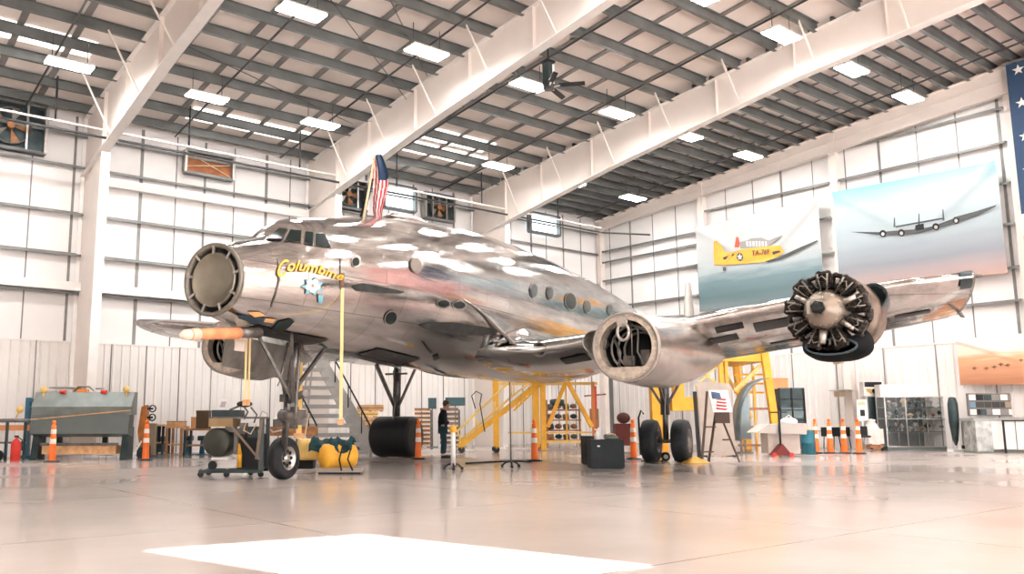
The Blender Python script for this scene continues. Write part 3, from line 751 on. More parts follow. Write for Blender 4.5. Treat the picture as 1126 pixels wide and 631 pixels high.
for row in (0, 1):
    for k in range(9):
        a = PI/2+2*PI*k/9+(row*PI/9); h = -.12-.24*row
        mbc = MB()
        d = Vector(E_(a, 1, h))-Vector(E_(a, 0, h)); o_ = Vector(E_(a, 0, h))
        prof = [(.36, .085)]
        for q in range(8): r0 = .40+q*.035; prof += [(r0, .10), (r0+.002, .145), (r0+.016, .145), (r0+.018, .10)]
        prof += [(.69, .115), (.72, .06), (.725, .001)]
        mbc.lathe([(p, r) for p, r in prof], o_, d, 14)
        tgt = Vector((0, -math.sin(a), math.cos(a)))
        for sg in (-1, 1):
            c_ = o_+d*.67+tgt*.075*sg+Vector((.05, 0, 0)); mbc.sphere(c_, .062, 10, 6)
        cy = mbc.build('cylinder', cyl_m, eng)
        pr_ = MB()
        if row == 0:
            for sg in (-1, 1): pr_.cyl(o_+d*.33+tgt*.045*sg+Vector((.10, 0, 0)), o_+d*.66+tgt*.085*sg+Vector((.13, 0, 0)), .016, n=6)
            pr_.tube([o_+d*.55+Vector((.14, 0, 0))+tgt*.1, o_+d*.62+Vector((.17, 0, 0)), o_+d*.5+Vector((.16, 0, 0))-tgt*.1], .01, 6)
        else: pr_.cyl(o_+d*.36+Vector((.1, 0, 0)), o_+d*.62+Vector((.16, 0, 0)), .045, .035, n=8)
        pr_.build('pushrod_tube', push_m, cy)
# magnetos/governor lumps around the nose case
for a, r, s_ in ((0.35, .42, .06), (2.6, .42, .055), (4.6, .47, .075), (5.6, .45, .05)):
    MB().cyl(E_(a, r-.1, -.02), E_(a, r+.14, .02), s_, s_*.7).build('governor', steel, eng)
# dark oil-cooler chin under the engine
sec = []
for h, w, zt_, zb_ in ((.05, .44, -.56, -.86), (-.15, .54, -.42, -.92), (-.5, .58, -.3, -.96), (-1.0, .5, -.3, -.90), (-1.8, .3, -.3, -.72)):
    ring = []
    for k in range(28):
        a = 2*PI*k/28; c, s_ = math.cos(a), math.sin(a)
        ring.append((EX-.15+h, EY+.04+w*math.copysign(abs(c)**.75, c), EZ+.06+(zt_+zb_)/2+(zt_-zb_)/2*math.copysign(abs(s_)**.8, s_)))
    sec.append(ring)
MB().rings(sec).build('chin_scoop', mat('scoop_black', (.008, .009, .010), .85, .0, spec=.1), eng, 'black chin scoop under the engine')
MB().lathe([(0, .001), (0, .68)], (EX-.42, EY, EZ), (1, 0, 0), 36).build('baffle', black, eng)
lip = [(EX-.10, EY+.04+.42*math.cos(a), EZ-.65+.14*math.sin(a)) for a in [2*PI*j/24 for j in range(25)]]
MB().tube(lip, .022, 8).build('scoop_lip', mat('lip_blue', (.05, .08, .10), .3, .4), eng)
_pv = Vector((EX-.9, EY, EZ)); _M = Matrix.Translation(_pv) @ Matrix.Rotation(math.radians(-12), 4, 'Z') @ Matrix.Translation(-_pv)
for _o in [o for o in bpy.data.objects if o.parent == plane and o.name in ('radial_engine', 'cowl_ring')]: _o.matrix_local = Matrix.Translation((0, .10, 0)) @ _M
# side intake and bright patch beside the engine
MB().lathe([(0, .20), (.05, .23), (0, .25), (-.9, .30)], (6.6, 9.52, 3.42), (1, 0, 0), 20).lathe([(-.05, .2), (-.3, .01)], (6.6, 9.52, 3.42), (1, 0, 0), 20).build('side_intake', teal_dark, plane)
MB().tube([(6.75, 9.45, 3.12), (6.8, 9.5, 3.0), (6.7, 9.4, 2.85)], .06, 8).build('exhaust_stub', steel, plane)

# tail surfaces that show over the wing
def finloft(x0, y, z0, z1, c0, c1, name, m):
    r = []
    for i in range(6):
        f = i/5; z = z0+(z1-z0)*f; cc = c0+(c1-c0)*f**1.5
        r.append([(x0+cc/2-cc*t-.12*f*cc, y+h*cc*.13*2.2, z) for t, h in AF])
    return MB().rings(r, True).build(name, m, plane)
pfin = None
for px in (757,):
    d = lray(px, 330); t = (-14.4-CL.x)/d.x; fp = CL+d*t
tailfin = finloft(-14.4, fp.y, 5.3, CL.z+(lray(757, 311)*t).z, 1.5, .75, 'tail_fin', mat('fin_grey', (.42, .40, .37), .45, .4, var=.1))
rings = []
for s, yy in ((-1, -fp.y), (1, fp.y)):
    rings.append([(-13.6-2.0*t, yy, 5.45+h*.6) for t, h in AF])
MB().rings(rings, True).build('tailplane', alu_mid, plane)
finloft(-14.4, -fp.y, 5.3, 7.3, 1.5, .75, 'tail_fin', MATS['fin_grey'])

# landing gear -------------------------------------------------------
def wheel(parent, x, y, r, w, name='wheel', holes=6, rimr=.55):
    t = MB(); t.lathe([(-w/2, r*.55), (-w/2*1.0, r*.8), (-w*.42, r*.95), (-w*.2, r), (w*.2, r), (w*.42, r*.95), (w/2, r*.8), (w/2, r*.55)], (x, y, r), (0, 1, 0), 40)
    for gx in (-.12, 0, .12): t.lathe([(gx*w-.006, r+.001), (gx*w, r-.012), (gx*w+.006, r+.001)], (x, y, r), (0, 1, 0), 40)
    o = t.build('tire', rubber, parent)
    rm = MB()
    for s in (-1, 1):
        rm.lathe([(s*w*.5, r*.57), (s*w*.48, r*.5), (s*w*.30, r*.44), (s*w*.22, r*.2), (s*w*.42, r*.16), (s*w*.44, r*.001)], (x, y, r), (0, 1, 0), 32)
    rm2 = rm; rm.m = 1
    for s in (-1, 1):
        for k in range(holes):
            a = 2*PI*k/holes; c = (x+r*.33*math.cos(a), y+s*w*.30, r+r*.33*math.sin(a)); rm2.cyl(c, (c[0], c[1]+s*.02, c[2]), r*.085, n=10)
    rm.build('wheel_rim', [steel if rimr == .55 else rimr, black], o); return o
for s, gx, gy, zt_ in ((1, -.05, 4.30, 2.55), (-1, .30, -4.10, 2.75)):
    g = MB(); g.cyl((gx, gy, .6), (gx, gy, 1.35), .075).cyl((gx, gy, 1.3), (gx-.1, gy, zt_+.5), .125)
    g.build('main_strut', dark_steel, plane)
    b_ = MB(); b_.bar((gx, gy, 1.45), (gx, gy+.85, zt_+.35), .07).bar((gx, gy, 1.45), (gx, gy-.85, zt_+.35), .07).bar((gx, gy, 1.5), (gx+1.3, gy, zt_+.2), .07).bar((gx, gy-.4, zt_-.1), (gx, gy+.4, zt_-.1), .06)
    b_.tube([(gx+.14, gy+.05, .7), (gx+.3, gy+.05, 1.2), (gx+.15, gy+.05, 1.9), (gx+.2, gy, zt_)], .02, 6); b_.build('gear_brace', dark_steel, plane)
    MB().cyl((gx, gy-.62, .58), (gx, gy+.62, .58), .06).build('axle', dark_steel, plane)
    for sy in (-.42, .42): wheel(plane, gx, gy+sy, .585, .44, rimr=dark_steel)
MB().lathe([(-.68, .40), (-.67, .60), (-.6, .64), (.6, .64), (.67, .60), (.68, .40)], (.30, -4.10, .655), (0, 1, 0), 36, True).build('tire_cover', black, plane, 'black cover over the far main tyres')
# nose gear: position under the nose, set where its wheel stands in the picture
ngx, ngy = 10.2, -1.15
nx = 11.3
g = MB(); g.cyl((nx-.2, -.2, 2.75), (11.0, -.5, 1.5), .085).cyl((11.0, -.5, 1.55), (ngx, ngy, .42), .065)
g.build('nose_strut', dark_steel, plane)
g = MB(); g.bar((nx+.05, -.1, 1.7), (nx-1.1, -.1, 2.7), .06).bar((nx+.05, -.1, 1.5), (nx+.7, -.45, 2.7), .05).bar((nx+.05, -.1, 1.5), (nx+.7, .3, 2.7), .05)
g.tube([(nx+.1, .05, 2.6), (nx+.2, .1, 2.0), (nx+.1, 0, 1.5), (nx+.25, .1, 1.2)], .03, 8).tube([(nx, -.3, 2.6), (nx+.1, -.35, 2.0), (nx, -.3, 1.4)], .025, 8)
for k in range(9):
    g.cbox((nx+.1+random.uniform(-.15, .15), -.15+random.uniform(-.25, .25), 1.35+random.uniform(-.3, .5)), (.10, .12, .14))
g.cyl((nx+.1, -.35, 1.25), (nx+.1, .1, 1.25), .10).cyl((nx-.1, -.3, 1.55), (nx+.1, .2, 1.65), .07).build('gear_linkage', dark_steel, plane)
wheel(plane, ngx, ngy, .42, .26, holes=8)
# nose boom sleeve in orange padding with its support
bp0 = CL+lray(203, 368)*12.4; bp1 = CL+lray(262, 366)*13.6
bo = MB().tube([bp0, bp0+(bp1-bp0)*.08, bp0+(bp1-bp0)*.5, bp1], [.05, .085, .09, .10], 16).build('nose_boom', orange_tube, plane, 'orange padded boom sticking out ahead of the nose')
MB().tube([bp0+(bp0-bp1)*.06, bp0, bp0+(bp1-bp0)*.22], [.03, .075, .098], 16).build('boom_cap', mat('cream_cap', (.8, .66, .52), .6), bo)
MB().cyl(bp1, CL+lray(285, 366)*14.1, .08, .09).build('boom_socket', dark_steel, bo)
# nose gear doors hanging down
for s in (-1, 1):
    MB().prism([(12.9, s*.42, 2.62), (10.6, s*.55, 2.55), (10.7, s*.8, 1.95), (12.7, s*.66, 2.1)], (0, .025, 0)).build('gear_door', alu_dark if s < 0 else alu_mid, plane) if s < 0 else None
# belly wheel-well opening and open bomb-bay like doors under the fuselage
def belly(x0, x1, a0, a1, name, m, off=.02):
    rings = []
    for i in range(9):
        x = x0+(x1-x0)*i/8; zt, zb, hw = interp(x); zc = (zt+zb)/2; hz = (zt-zb)/2
        rings.append([(x, (hw+off)*math.sin(a), zc-(hz+off)*math.cos(a)) for a in [a0+(a1-a0)*j/6 for j in range(7)]])
    return MB().rings(rings, closed=False).build(name, m, plane)
belly(12.9, 11.0, -.35, .35, 'wheel_well', black)
belly(9.8, 6.4, -.62, -.15, 'belly_hatch', alu_dark, .06); belly(9.4, 7.6, .0, .35, 'belly_opening', black)
# roof blister with antennas
MB().sphere((7.1, 0, 5.72), .55, 20, 10, (1.8, .8, .28)).build('roof_blister', alu_mid, plane)
ap = CL+lray(397, 243)*((0-CL.y)/lray(397, 243).y); aq = CL+lray(409, 197)*((0-CL.y)/lray(409, 197).y)
MB().bar(ap, aq, .10, .04).build('antenna_mast', black, plane)
def plane_xyz(px, py, lat): d = lray(px, py); return CL+d*((lat-CL.y)/d.y)
# ------------------------------------------------------------------ things on the floor
class Place:
    "a thing whose parts are laid out in a frame facing across the hangar; X/Z turn distances seen in the photograph into metres"
    def __init__(s, name, label, cat, px, py, group=None, pt=None, rot=FACE, z=0.):
        p = Vector(pt) if pt is not None else at(px, py)
        if pt is None:
            ym = {'engine_hoist': 28.9, 'pipe_rack': 28.2, 'fire_extinguisher': 27.6, 'sheet_metal_brake': 27.2}.get(name, 27.7 if px < 172 else 29.9)
            k_ = min(1, ym/p.y if p.y > ym else 1, 34.0/p.x if p.x > 34.0 else 1)
            if k_ < 1: p = Vector((p.x*k_, p.y*k_, 0)); pt = p
        s.px, s.py = px, py; s.m = depth(Vector((p.x, p.y, CAMZ)))/F_PX*1.0; s.p = p
        s.t = thing(name, label, cat, (p.x, p.y, z), rot, group)
        hz = CAM.z/s.m; s.base = py if pt is None else None
        if pt is not None:
            # picture row of the floor point
            lo, hi = 455., 620.
            for _ in range(40):
                mid = (lo+hi)/2; q = at(px, mid)
                if depth(q) > depth(p): lo = mid
                else: hi = mid
            s.py = lo
    def X(s, px): return (px-s.px)*s.m
    def Z(s, py): return (s.py-py)*s.m
    def part(s, mb, name, m, label=None, parent=None): return mb.build(name, m, parent or s.t, label)
    def bx(s, x0, x1, y0, y1, d0, d1, name, m, label=None, parent=None):
        return s.part(MB().box((s.X(x0), d0, s.Z(y1)), (s.X(x1), d1, s.Z(y0))), name, m, label, parent)
def floor_at_x(px, X):
    lo, hi = 468., 560.
    for _ in range(40):
        mid = (lo+hi)/2
        if at(px, mid).x > X: lo = mid
        else: hi = mid
    return at(px, lo)
def floor_at_y(px, Y):
    lo, hi = 468., 560.
    for _ in range(40):
        mid = (lo+hi)/2
        if at(px, mid).y > Y: lo = mid
        else: hi = mid
    return at(px, lo)

# traffic delineators
c0 = thing('delineator_cone', '', 'traffic cone')
MB().lathe([(0, .23), (.035, .22), (.05, .10)], n=8).build('base', black, c0)
MB().lathe([(.04, .105), (.30, .098), (.72, .078), (1.06, .062), (1.07, .03), (1.09, .03), (1.10, .055), (1.17, .05), (1.19, .02), (1.19, .001)], n=20).build('body', orange, c0)
MB().lathe([(.52, .092), (.66, .085)], n=20).build('band', reflect, c0); MB().lathe([(.80, .079), (.93, .073)], n=20).build('band', reflect, c0)
cl = [(57, 508, 'orange traffic cone standing in front of the grey sheet-metal brake'), (160, 506, 'orange traffic cone in front of the orange-brown machine tool'), (460, 505, 'orange-red traffic cone beside the tyres of the far main gear'),
      (588, 507, 'orange-red traffic cone in front of the yellow double post'), (697, 505, 'orange-red traffic cone between black cases and near main gear'), (898, 498.5, 'traffic cone next to the blue drum, first of the row of four'), (913.5, 498.5, 'second of four traffic cones counting from the blue drum'),
      (929, 498.5, 'third of four traffic cones counting from the blue drum'), (945, 499, 'last of the four traffic cones, next to the notice board')]
for i, (px, py, lab) in enumerate(cl):
    p = at(px, py); p.z = 0
    if i == 0: c0.location = p; c0['label'] = lab; c0['group'] = 'traffic cones'
    else: dup(c0, p, random.uniform(0, 3), lab, 'traffic cones')

# --- sheet metal brake
s = Place('sheet_metal_brake', 'long grey-green sheet-metal brake machine on legs near the back wall', 'machine', 92, 500)
X, Z = s.X, s.Z
s.part(MB().prism([(X(36), 0, Z(432)), (X(36), -.25, Z(448)), (X(36), -.18, Z(457)), (X(36), .25, Z(457)), (X(36), .25, Z(432))], (X(145)-X(36), 0, 0)), 'upper_beam', greyblue)
s.part(MB().prism([(X(37), -.25, Z(457)), (X(37), -.34, Z(477)), (X(37), .1, Z(481)), (X(37), .2, Z(457))], (X(143)-X(37), 0, 0)), 'bending_apron', mat('apron_grey', (.13, .155, .15), .35, .4))
for a in (38, 135): s.part(MB().prism([(X(a), -.3, 0), (X(a+8), -.3, 0), (X(a+6), -.1, Z(470)), (X(a), -.1, Z(470))], (0, .5, 0)), 'leg', teal_dark)
s.part(MB().bar((X(36), -.33, Z(462)), (X(145), -.33, Z(452)), .03), 'tension_rod', wood)
s.bx(50, 130, 490, 499, -.25, .2, 'lower_plank', wood, 'brown wooden plank along the foot')
s.bx(48, 132, 487, 490, -.28, -.2, 'foot_rail', dark_steel)
for a in (67, 112): s.part(MB().cyl((X(a-3), -.1, Z(432)), (X(a+3), -.1, Z(432)), .06), 'clamp_knob', red)
for a in (45, 136): s.part(MB().sphere((X(a), -.05, Z(429)), .10).cyl((X(a), -.05, Z(440)), (X(a), -.05, Z(430)), .03), 'counterweight', yellow_pale)
s.part(MB().tube([(X(78), 0, Z(431)), (X(84), 0, Z(426)), (X(94), 0, Z(426)), (X(100), 0, Z(431))], .02), 'handle', dark_steel)
for a in (60, 76, 110): s.bx(a, a+5, 478, 489, .1, .2, 'rib', black)
s.bx(76, 102, 480, 492, .05, .2, 'cover_panel', mat('panel_cream', (.55, .48, .4), .5))

# --- blue engine hoist
s = Place('engine_hoist', 'blue shop crane with folding boom behind the sheet-metal brake', 'hoist', 28, 499); X, Z = s.X, s.Z
s.part(MB().bar((X(28), 0, .05), (X(28), 0, Z(438)), .14), 'mast', blue)
s.part(MB().bar((X(26), -.02, Z(440)), (X(50), -.02, Z(443)), .09).bar((X(50), -.02, Z(443)), (X(73), -.02, Z(449)), .07), 'boom', blue)
s.part(MB().bar((X(28), 0, Z(449)), (X(72), 0, Z(449)), .10), 'lower_arm', blue)
s.part(MB().cyl((X(45), 0, Z(444)), (X(30), 0, Z(470)), .03), 'ram', steel)
s.part(MB().tube([(X(70), 0, Z(450)), (X(70), 0, Z(456)), (X(68.5), 0, Z(457))], .02), 'hook', dark_steel)
s.part(MB().bar((X(20), -.3, .07), (X(40), -.3, .07), .1).bar((X(28), -.3, .07), (X(28), .4, .07), .1), 'base', blue)
s.part(MB().sphere((X(20.5), -.1, Z(451)), .11).cyl((X(17), -.1, Z(460)), (X(20), -.1, Z(452)), .03), 'handle_knob', yellow_pale)
s = Place('fire_extinguisher', 'red fire extinguisher standing under the low orange plank', 'fire extinguisher', 17, 499)
s.part(MB().lathe([(0, .12), (.02, .14), (.52, .14), (.62, .08), (.65, .04), (.70, .04)], n=20), 'cylinder', red); s.part(MB().cbox((0, 0, .72), (.12, .04, .05)).tube([(0.03, 0, .70), (.17, 0, .62), (.18, 0, .3)], .018, 8), 'valve', black)
s = Place('pipe_rack', 'trestle holding a dark pipe and an orange plank by the doorway', 'rack', 8, 500); X, Z = s.X, s.Z
s.part(MB().cyl((X(-20), 0, Z(463)), (X(29), 0, Z(463)), .06), 'pipe', dark_steel); s.part(MB().box((X(-20), .05, Z(474)), (X(29), .15, Z(468))), 'plank', mat('plank_orange', (.75, .32, .14), .6))
for a in (-12, 6, 26): s.part(MB().bar((X(a), 0, 0), (X(a), 0, Z(462)), .07), 'leg', teal_dark)
s.part(MB().cyl((X(-20), 0, Z(487)), (X(28), 0, Z(487)), .03), 'stretcher', dark_steel)
s.part(MB().cyl((X(1), -.25, .15), (X(1), -.15, .15), .17), 'caster', rubber)
# --- orange-brown machine tool
s = Place('drill_press', 'orange-brown machine tool with black hand wheels behind a cone', 'machine', 158, 503); X, Z = s.X, s.Z
s.part(MB().prism([(X(150), 0, Z(475)), (X(153), 0, Z(448)), (X(158), 0, Z(446)), (X(160), 0, Z(475)), (X(158), 0, Z(492)), (X(153), 0, Z(492))], (0, .3, 0)), 'head', mat('rust_orange', (.50, .18, .05), .5, .2, var=.3))
s.part(MB().box((X(150), 0, 0), (X(165), .35, Z(490))), 'pedestal', teal_dark)
s.part(MB().bar((X(152), -.1, 0), (X(146), -.2, 0.02), .05).bar((X(148), -.2, .03), (X(156), -.1, Z(485)), .05), 'brace', steel)
for py in (450, 459.5): s.part(MB().lathe([(-.04, .09), (0, .125), (.04, .09)], (X(166), -.05, Z(py)), (0, 1, 0), 20).cyl((X(160), 0, Z(py)), (X(166), 0, Z(py)), .03), 'hand_wheel', black)
s.bx(160, 168, 466, 500, .05, .3, 'guard', mat('guard_brown', (.30, .22, .15), .6))

# --- worktables along the back wall
def table(px0, px1, ytop, py, label, m_top, m_leg, name='work_table'):
    s = Place(name, label, 'table', (px0+px1)/2, py, 'worktables along the back wall'); X, Z = s.X, s.Z
    s.bx(px0, px1, ytop, ytop+2, -.4, .4, 'table_top', m_top)
    for a in (px0+2, px1-2):
        for d in (-.36, .36): s.part(MB().bar((X(a), d, 0), (X(a), d, Z(ytop+2)), .08), 'leg', m_leg)
    s.bx(px0+2, px1-2, py-12, py-10.5, -.3, .3, 'lower_shelf', m_top)
    return s
a1 = table(167, 184, 467, 498, 'narrow wooden worktable hung with dark cloths beside the machine tool', wood, teal_dark)
for k in range(4): a1.part(MB().prism([(a1.X(169+4*k), -.42, a1.Z(469)), (a1.X(172+4*k), -.42, a1.Z(469)), (a1.X(171.5+4*k), -.42, a1.Z(482+k*2)), (a1.X(169.5+4*k), -.42, a1.Z(482+k*2))], (0, .03, 0)), 'hanging_cloth', black)
a2 = table(184, 204, 469, 500, 'brown wooden workbench carrying a small wooden crate', wood, brown)
a3 = table(204, 236, 471.5, 501, 'wooden workbench with blue-grey legs holding brown cartons', brown, teal_dark)
def block(name, label, cat, x0, x1, y0, y1, d, m, host, extra=None, dep=.0):
    "a box-shaped thing standing on host's top"
    p = host.p; o = thing(name, label, cat, (0, 0, 0), FACE)
    rx = Vector((math.cos(YAW), -math.sin(YAW), 0)); ry = Vector((math.sin(YAW), math.cos(YAW), 0))
    q = p+rx*host.X((x0+x1)/2)+ry*dep; o.location = (q.x, q.y, host.Z(y1))
    w_ = (x1-x0)*host.m/2; h = (y1-y0)*host.m
    MB().box((-w_, -d/2, 0), (w_, d/2, h*.86)).build('box', m, o); MB().box((-w_*1.03, -d*.53, h*.86), (w_*1.03, d*.53, h)).build('lid', extra or m, o)
    return o
block('wooden_crate', 'small open wooden crate on the brown workbench', 'box', 184, 202, 463.5, 469, .4, wood, a2, brown)
block('carton', 'dark brown carton on the workbench with blue-grey legs', 'box', 216, 229, 452, 471.5, .4, mat('dark_carton', (.09, .06, .035), .7), a3)
block('carton', 'orange cardboard parcel beside the dark brown carton', 'box', 210, 216, 459, 471.5, .3, mat('carton_orange', (.7, .33, .15), .7), a3)
bt = Place('tool_cabinet', 'low teal tool cabinet under the narrow worktable', 'cabinet', 175, 497, None, floor_at_y(175, 30.4)); bt.bx(168, 183, 480, 497, -.2, .3, 'body', teal_dark); bt.bx(169, 182, 486, 487, -.22, -.2, 'drawer_pull', steel)
for px, lab in ((207, 'small teal pedestal vise under the carton bench, beside the brown bench'), (222, 'small teal pedestal vise under the carton bench, below the dark carton')):
    v = Place('bench_grinder', lab, 'machine', px, 500); v.part(MB().cyl((0, 0, 0), (0, 0, v.Z(483)), .10, .06).cbox((0, 0, .02), (.35, .35, .04)), 'pedestal', blue); v.part(MB().cyl((-.15, 0, v.Z(482)), (.15, 0, v.Z(482)), .09), 'motor', teal_dark)

# --- work cart with big drum, seat and nose-wheel
s = Place('work_cart', 'cluttered wheeled steel cart with wooden deck and black padded seat under nose', 'cart', 262, 524); X, Z = s.X, s.Z
s.part(MB().bar((X(221), -.15, Z(518)), (X(290), -.15, Z(518)), .07, .06).bar((X(221), .5, Z(518)), (X(290), .5, Z(518)), .07, .06).bar((X(223), -.15, Z(518)), (X(223), .5, Z(518)), .06), 'base_frame', teal_dark)
for a, d in ((223, -.15), (251, -.15), (288, -.15), (223, .5), (270, .5)):
    c = s.part(MB().bar((X(a), d, .10), (X(a), d, .17), .05), 'caster', dark_steel); s.part(MB().cyl((X(a), d-.025, .06), (X(a), d+.025, .06), .06), 'wheel', rubber, None, c)
s.part(MB().bar((X(288), -.15, .14), (X(288), -.15, Z(460)), .10, .06).bar((X(288), .5, .14), (X(288), .5, Z(460)), .08, .06), 'post', mat('post_bluegrey', (.08, .10, .105), .45, .4))
s.part(MB().bar((X(254), -.17, Z(468)), (X(286), -.17, Z(505)), .06, .04).bar((X(283), -.17, Z(505)), (X(288), -.17, Z(462)), .06, .04), 'diagonal_brace', mat('brace_tan', (.25, .20, .15), .5, .3))
s.bx(231, 257, 461, 470, -.25, .5, 'deck', mat('deck_wood', (.30, .20, .10), .6, var=.3))
s.bx(231, 290, 459.5, 461.5, -.25, .5, 'deck_frame', dark_steel)
s.bx(232, 262, 452, 460, -.1, .45, 'battery_box', teal_dark)
s.part(MB().lathe([(-.25, .001), (-.25, .27), (-.22, .30), (.2, .30), (.22, .27), (.22, .001)], (X(241), .1, Z(487)), (.25, 1, 0), 32), 'drum', mat('drum_green', (.05, .055, .045), .35, .4, var=.3), 'dark green round drum')
s.part(MB().sphere((X(266.5), 0, Z(445.5)), .17, 16, 8, (1, .8, .42)), 'seat_pad', black); s.part(MB().tube([(X(266), .05, Z(449)), (X(270), .05, Z(454)), (X(266), .05, Z(462))], .02).tube([(X(273), .05, Z(449)), (X(280), .05, Z(457)), (X(277), .05, Z(466))], .018).bar((X(250), .05, Z(452)), (X(262), 0, Z(447)), .04), 'seat_bracket', dark_steel)
s.part(MB().box((X(260), 0, Z(515)), (X(287), .45, Z(478))), 'equipment_box', black); s.part(MB().box((X(272), -.1, Z(482)), (X(283), .2, Z(470))).cyl((X(277), -.12, Z(476)), (X(277), -.1, Z(476)), .05), 'pump', teal_dark)
s.part(MB().cyl((X(264), -.1, Z(514)), (X(264), -.1, Z(500)), .05).cyl((X(264), -.1, Z(500)), (X(263), -.1, Z(488)), .05, .02), 'yellow_bottle', yellow)
s.part(MB().tube([(X(270), -.1, Z(466)), (X(268), -.14, Z(474)), (X(276), -.16, Z(478)), (X(281), -.1, Z(468)), (X(284), -.05, Z(478))], .015, 6), 'hose', cream)
s.bx(236, 254, 503, 505, -.3, .2, 'tray', white); s.part(MB().cyl((X(237), -.28, Z(511)), (X(237), -.22, Z(511)), .09), 'tray_wheel', rubber)
for a, b_, c_, d_ in ((256, 262, 472, 500), (262, 268, 466, 482), (246, 256, 470, 476)): s.bx(a, b_, c_, d_, 0, .3, 'bracket', dark_steel)
q = thing('paper_sheet', 'white sheet of paper propped on the cluttered cart', 'paper', s.p+Vector((0, 0, 0)), FACE)
q.location = l2 = s.p+Vector((math.cos(YAW), -math.sin(YAW), 0))*X(242)+Vector((0, 0, Z(452)))
MB().prism([(-.13, 0, 0), (.12, 0, 0), (.14, .10, .24), (-.09, .10, .24)], (0, .006, 0)).build('sheet', paper, q); MB().prism([(-.05, -.004, .06), (.06, -.004, .06), (.08, .05, .18), (-.03, .05, .18)], (0, -.002, 0)).build('print', mat('print_grey', (.5, .45, .45), .6), q)
block('carton', 'brown cardboard box at the end of the cart deck', 'box', 216, 229, 457, 461, .2, brown, a3, None, .3) if 0 else None

# clutter of gear between cart and stair: ground power unit
s = Place('power_unit', 'dark cluttered ground power unit beside the nose wheel', 'machine', 318, 519); X, Z = s.X, s.Z
s.bx(292, 345, 470, 480, .1, .6, 'deck', brown); s.bx(298, 312, 462, 470, .1, .4, 'control_box', dark_steel)
s.bx(326, 343, 505, 516, .1, .6, 'skid', black); s.part(MB().lathe([(0, .05), (.02, .11), (.04, .05)], (X(322), .2, Z(459)), (0, 1, 0), 16).sphere((X(317), .2, Z(468)), .08).sphere((X(325), .25, Z(466)), .07), 'valve_wheel', dark_steel)
s.part(MB().tube([(X(290), 0, Z(468)), (X(300), -.05, Z(476)), (X(314), -.05, Z(473)), (X(318), 0, Z(466))], .02).tube([(X(283), .1, Z(460)), (X(286), .1, Z(453)), (X(292), .1, Z(456)), (X(291), .1, Z(463))], .012), 'hose', steel)
s.part(MB().bar((X(331), .05, Z(498)), (X(338), .05, Z(455)), .03).bar((X(322), .3, Z(480)), (X(331), .3, Z(455)), .03), 'handle', cream)

# --- yellow twin-tank unit with a dark cloth
s = Place('twin_tank_unit', 'yellow twin-tank unit on a grey skid under the nose', 'tank', 368, 521); X, Z = s.X, s.Z
s.part(MB().lathe([(-.02, .001), (0, .15), (.05, .245), (.12, .27), (.72, .27), (.82, .235), (.88, .1), (.89, .001)], (X(352), -.1, Z(502)), (.86, .5, 0), 32), 'tank', yellow, 'round-ended yellow tank')
s.part(MB().lathe([(-.02, .001), (0, .15), (.04, .22), (.1, .24), (.5, .24)], (X(325), .25, Z(495)), (1, .2, 0), 28), 'tank', yellow_pale, 'smaller pale yellow tank')
s.bx(348, 398, 514, 519, -.1, .5, 'skid', mat('skid_tan', (.36, .31, .26), .5)); s.bx(350, 396, 519, 521, 0, .4, 'skid_runner', black)
s.part(MB().tube([(X(376), -.12, Z(517)), (X(374), -.22, Z(505)), (X(377), -.2, Z(492)), (X(381), -.15, Z(488))], .018).tube([(X(388), -.1, Z(517)), (X(383), -.2, Z(505)), (X(386), -.15, Z(494)), (X(379), -.1, Z(488))], .018), 'hose', black)
cm = MB(); rg = []
for i in range(17):
    x = X(340)+(X(387)-X(340))*i/16; row = []
    for j in range(15):
        a = -1.25+2.5*j/14; r_ = .325+.035*math.sin(i*1.3+j*.9)+.02*math.sin(i*2.6)
        row.append((x, .22+r_*math.sin(a)*1.15, Z(503)+r_*math.cos(a)*1.2+.03*math.sin(i*.9)))
    rg.append(row)
cl_ = cm.rings(rg, closed=False).build('tarp', tealcloth); cl_.location = s.t.location; cl_.rotation_euler = (0, 0, FACE)
tag(cl_, 'dark teal crumpled cloth draped over the yellow tanks', 'cloth')
mo = cl_.modifiers.new('t', 'SOLIDIFY'); mo.thickness = .02

# --- yellow straps hanging from the nose
def strap(px, y0, y1, dep, lab, wd=.05, m=None):
    p0 = at_depth(px, y0, dep); p1 = at_depth(px, y1, dep); o = thing('tie_down_strap', lab, 'strap', (p0.x, p0.y, p1.z), FACE, 'pale yellow straps under the nose')
    h = p0.z-p1.z
    MB().box((-wd/2, 0, 0), (wd/2, .015, h)).build('webbing', m or strap_yellow, o); MB().cbox((0, 0, .05), (wd*1.8, .06, .10)).build('buckle', wood, o)
    return o
dd = depth(l2w(fus_hit(376, 330)))-.05
strap(376.5, 317, 467, dd, 'long pale yellow strap hanging from the nose side down to the tanks', .055)
strap(330, 398, 482, dd+1.0, 'yellow webbing strap in front of the grey stair', .10, yellow_pale)
strap(271, 372, 446, 14.6, 'pale yellow double strap below the orange boom', .035); strap(275, 372, 446, 14.7, 'thin second strap behind the double strap under the boom', .03)
wt = thing('padded_block', 'white padded block tied where the orange boom meets the nose', 'pad', at_depth(264, 385, 14.2), FACE)
MB().prism([(-.10, 0, 0), (.06, 0, -.02), (.09, 0, .30), (-.08, 0, .34)], (0, .12, 0)).build('block', mat('pad_white', (.7, .62, .55), .7), wt); MB().cbox((0, .06, .16), (.2, .14, .03)).build('tie', cream, wt)

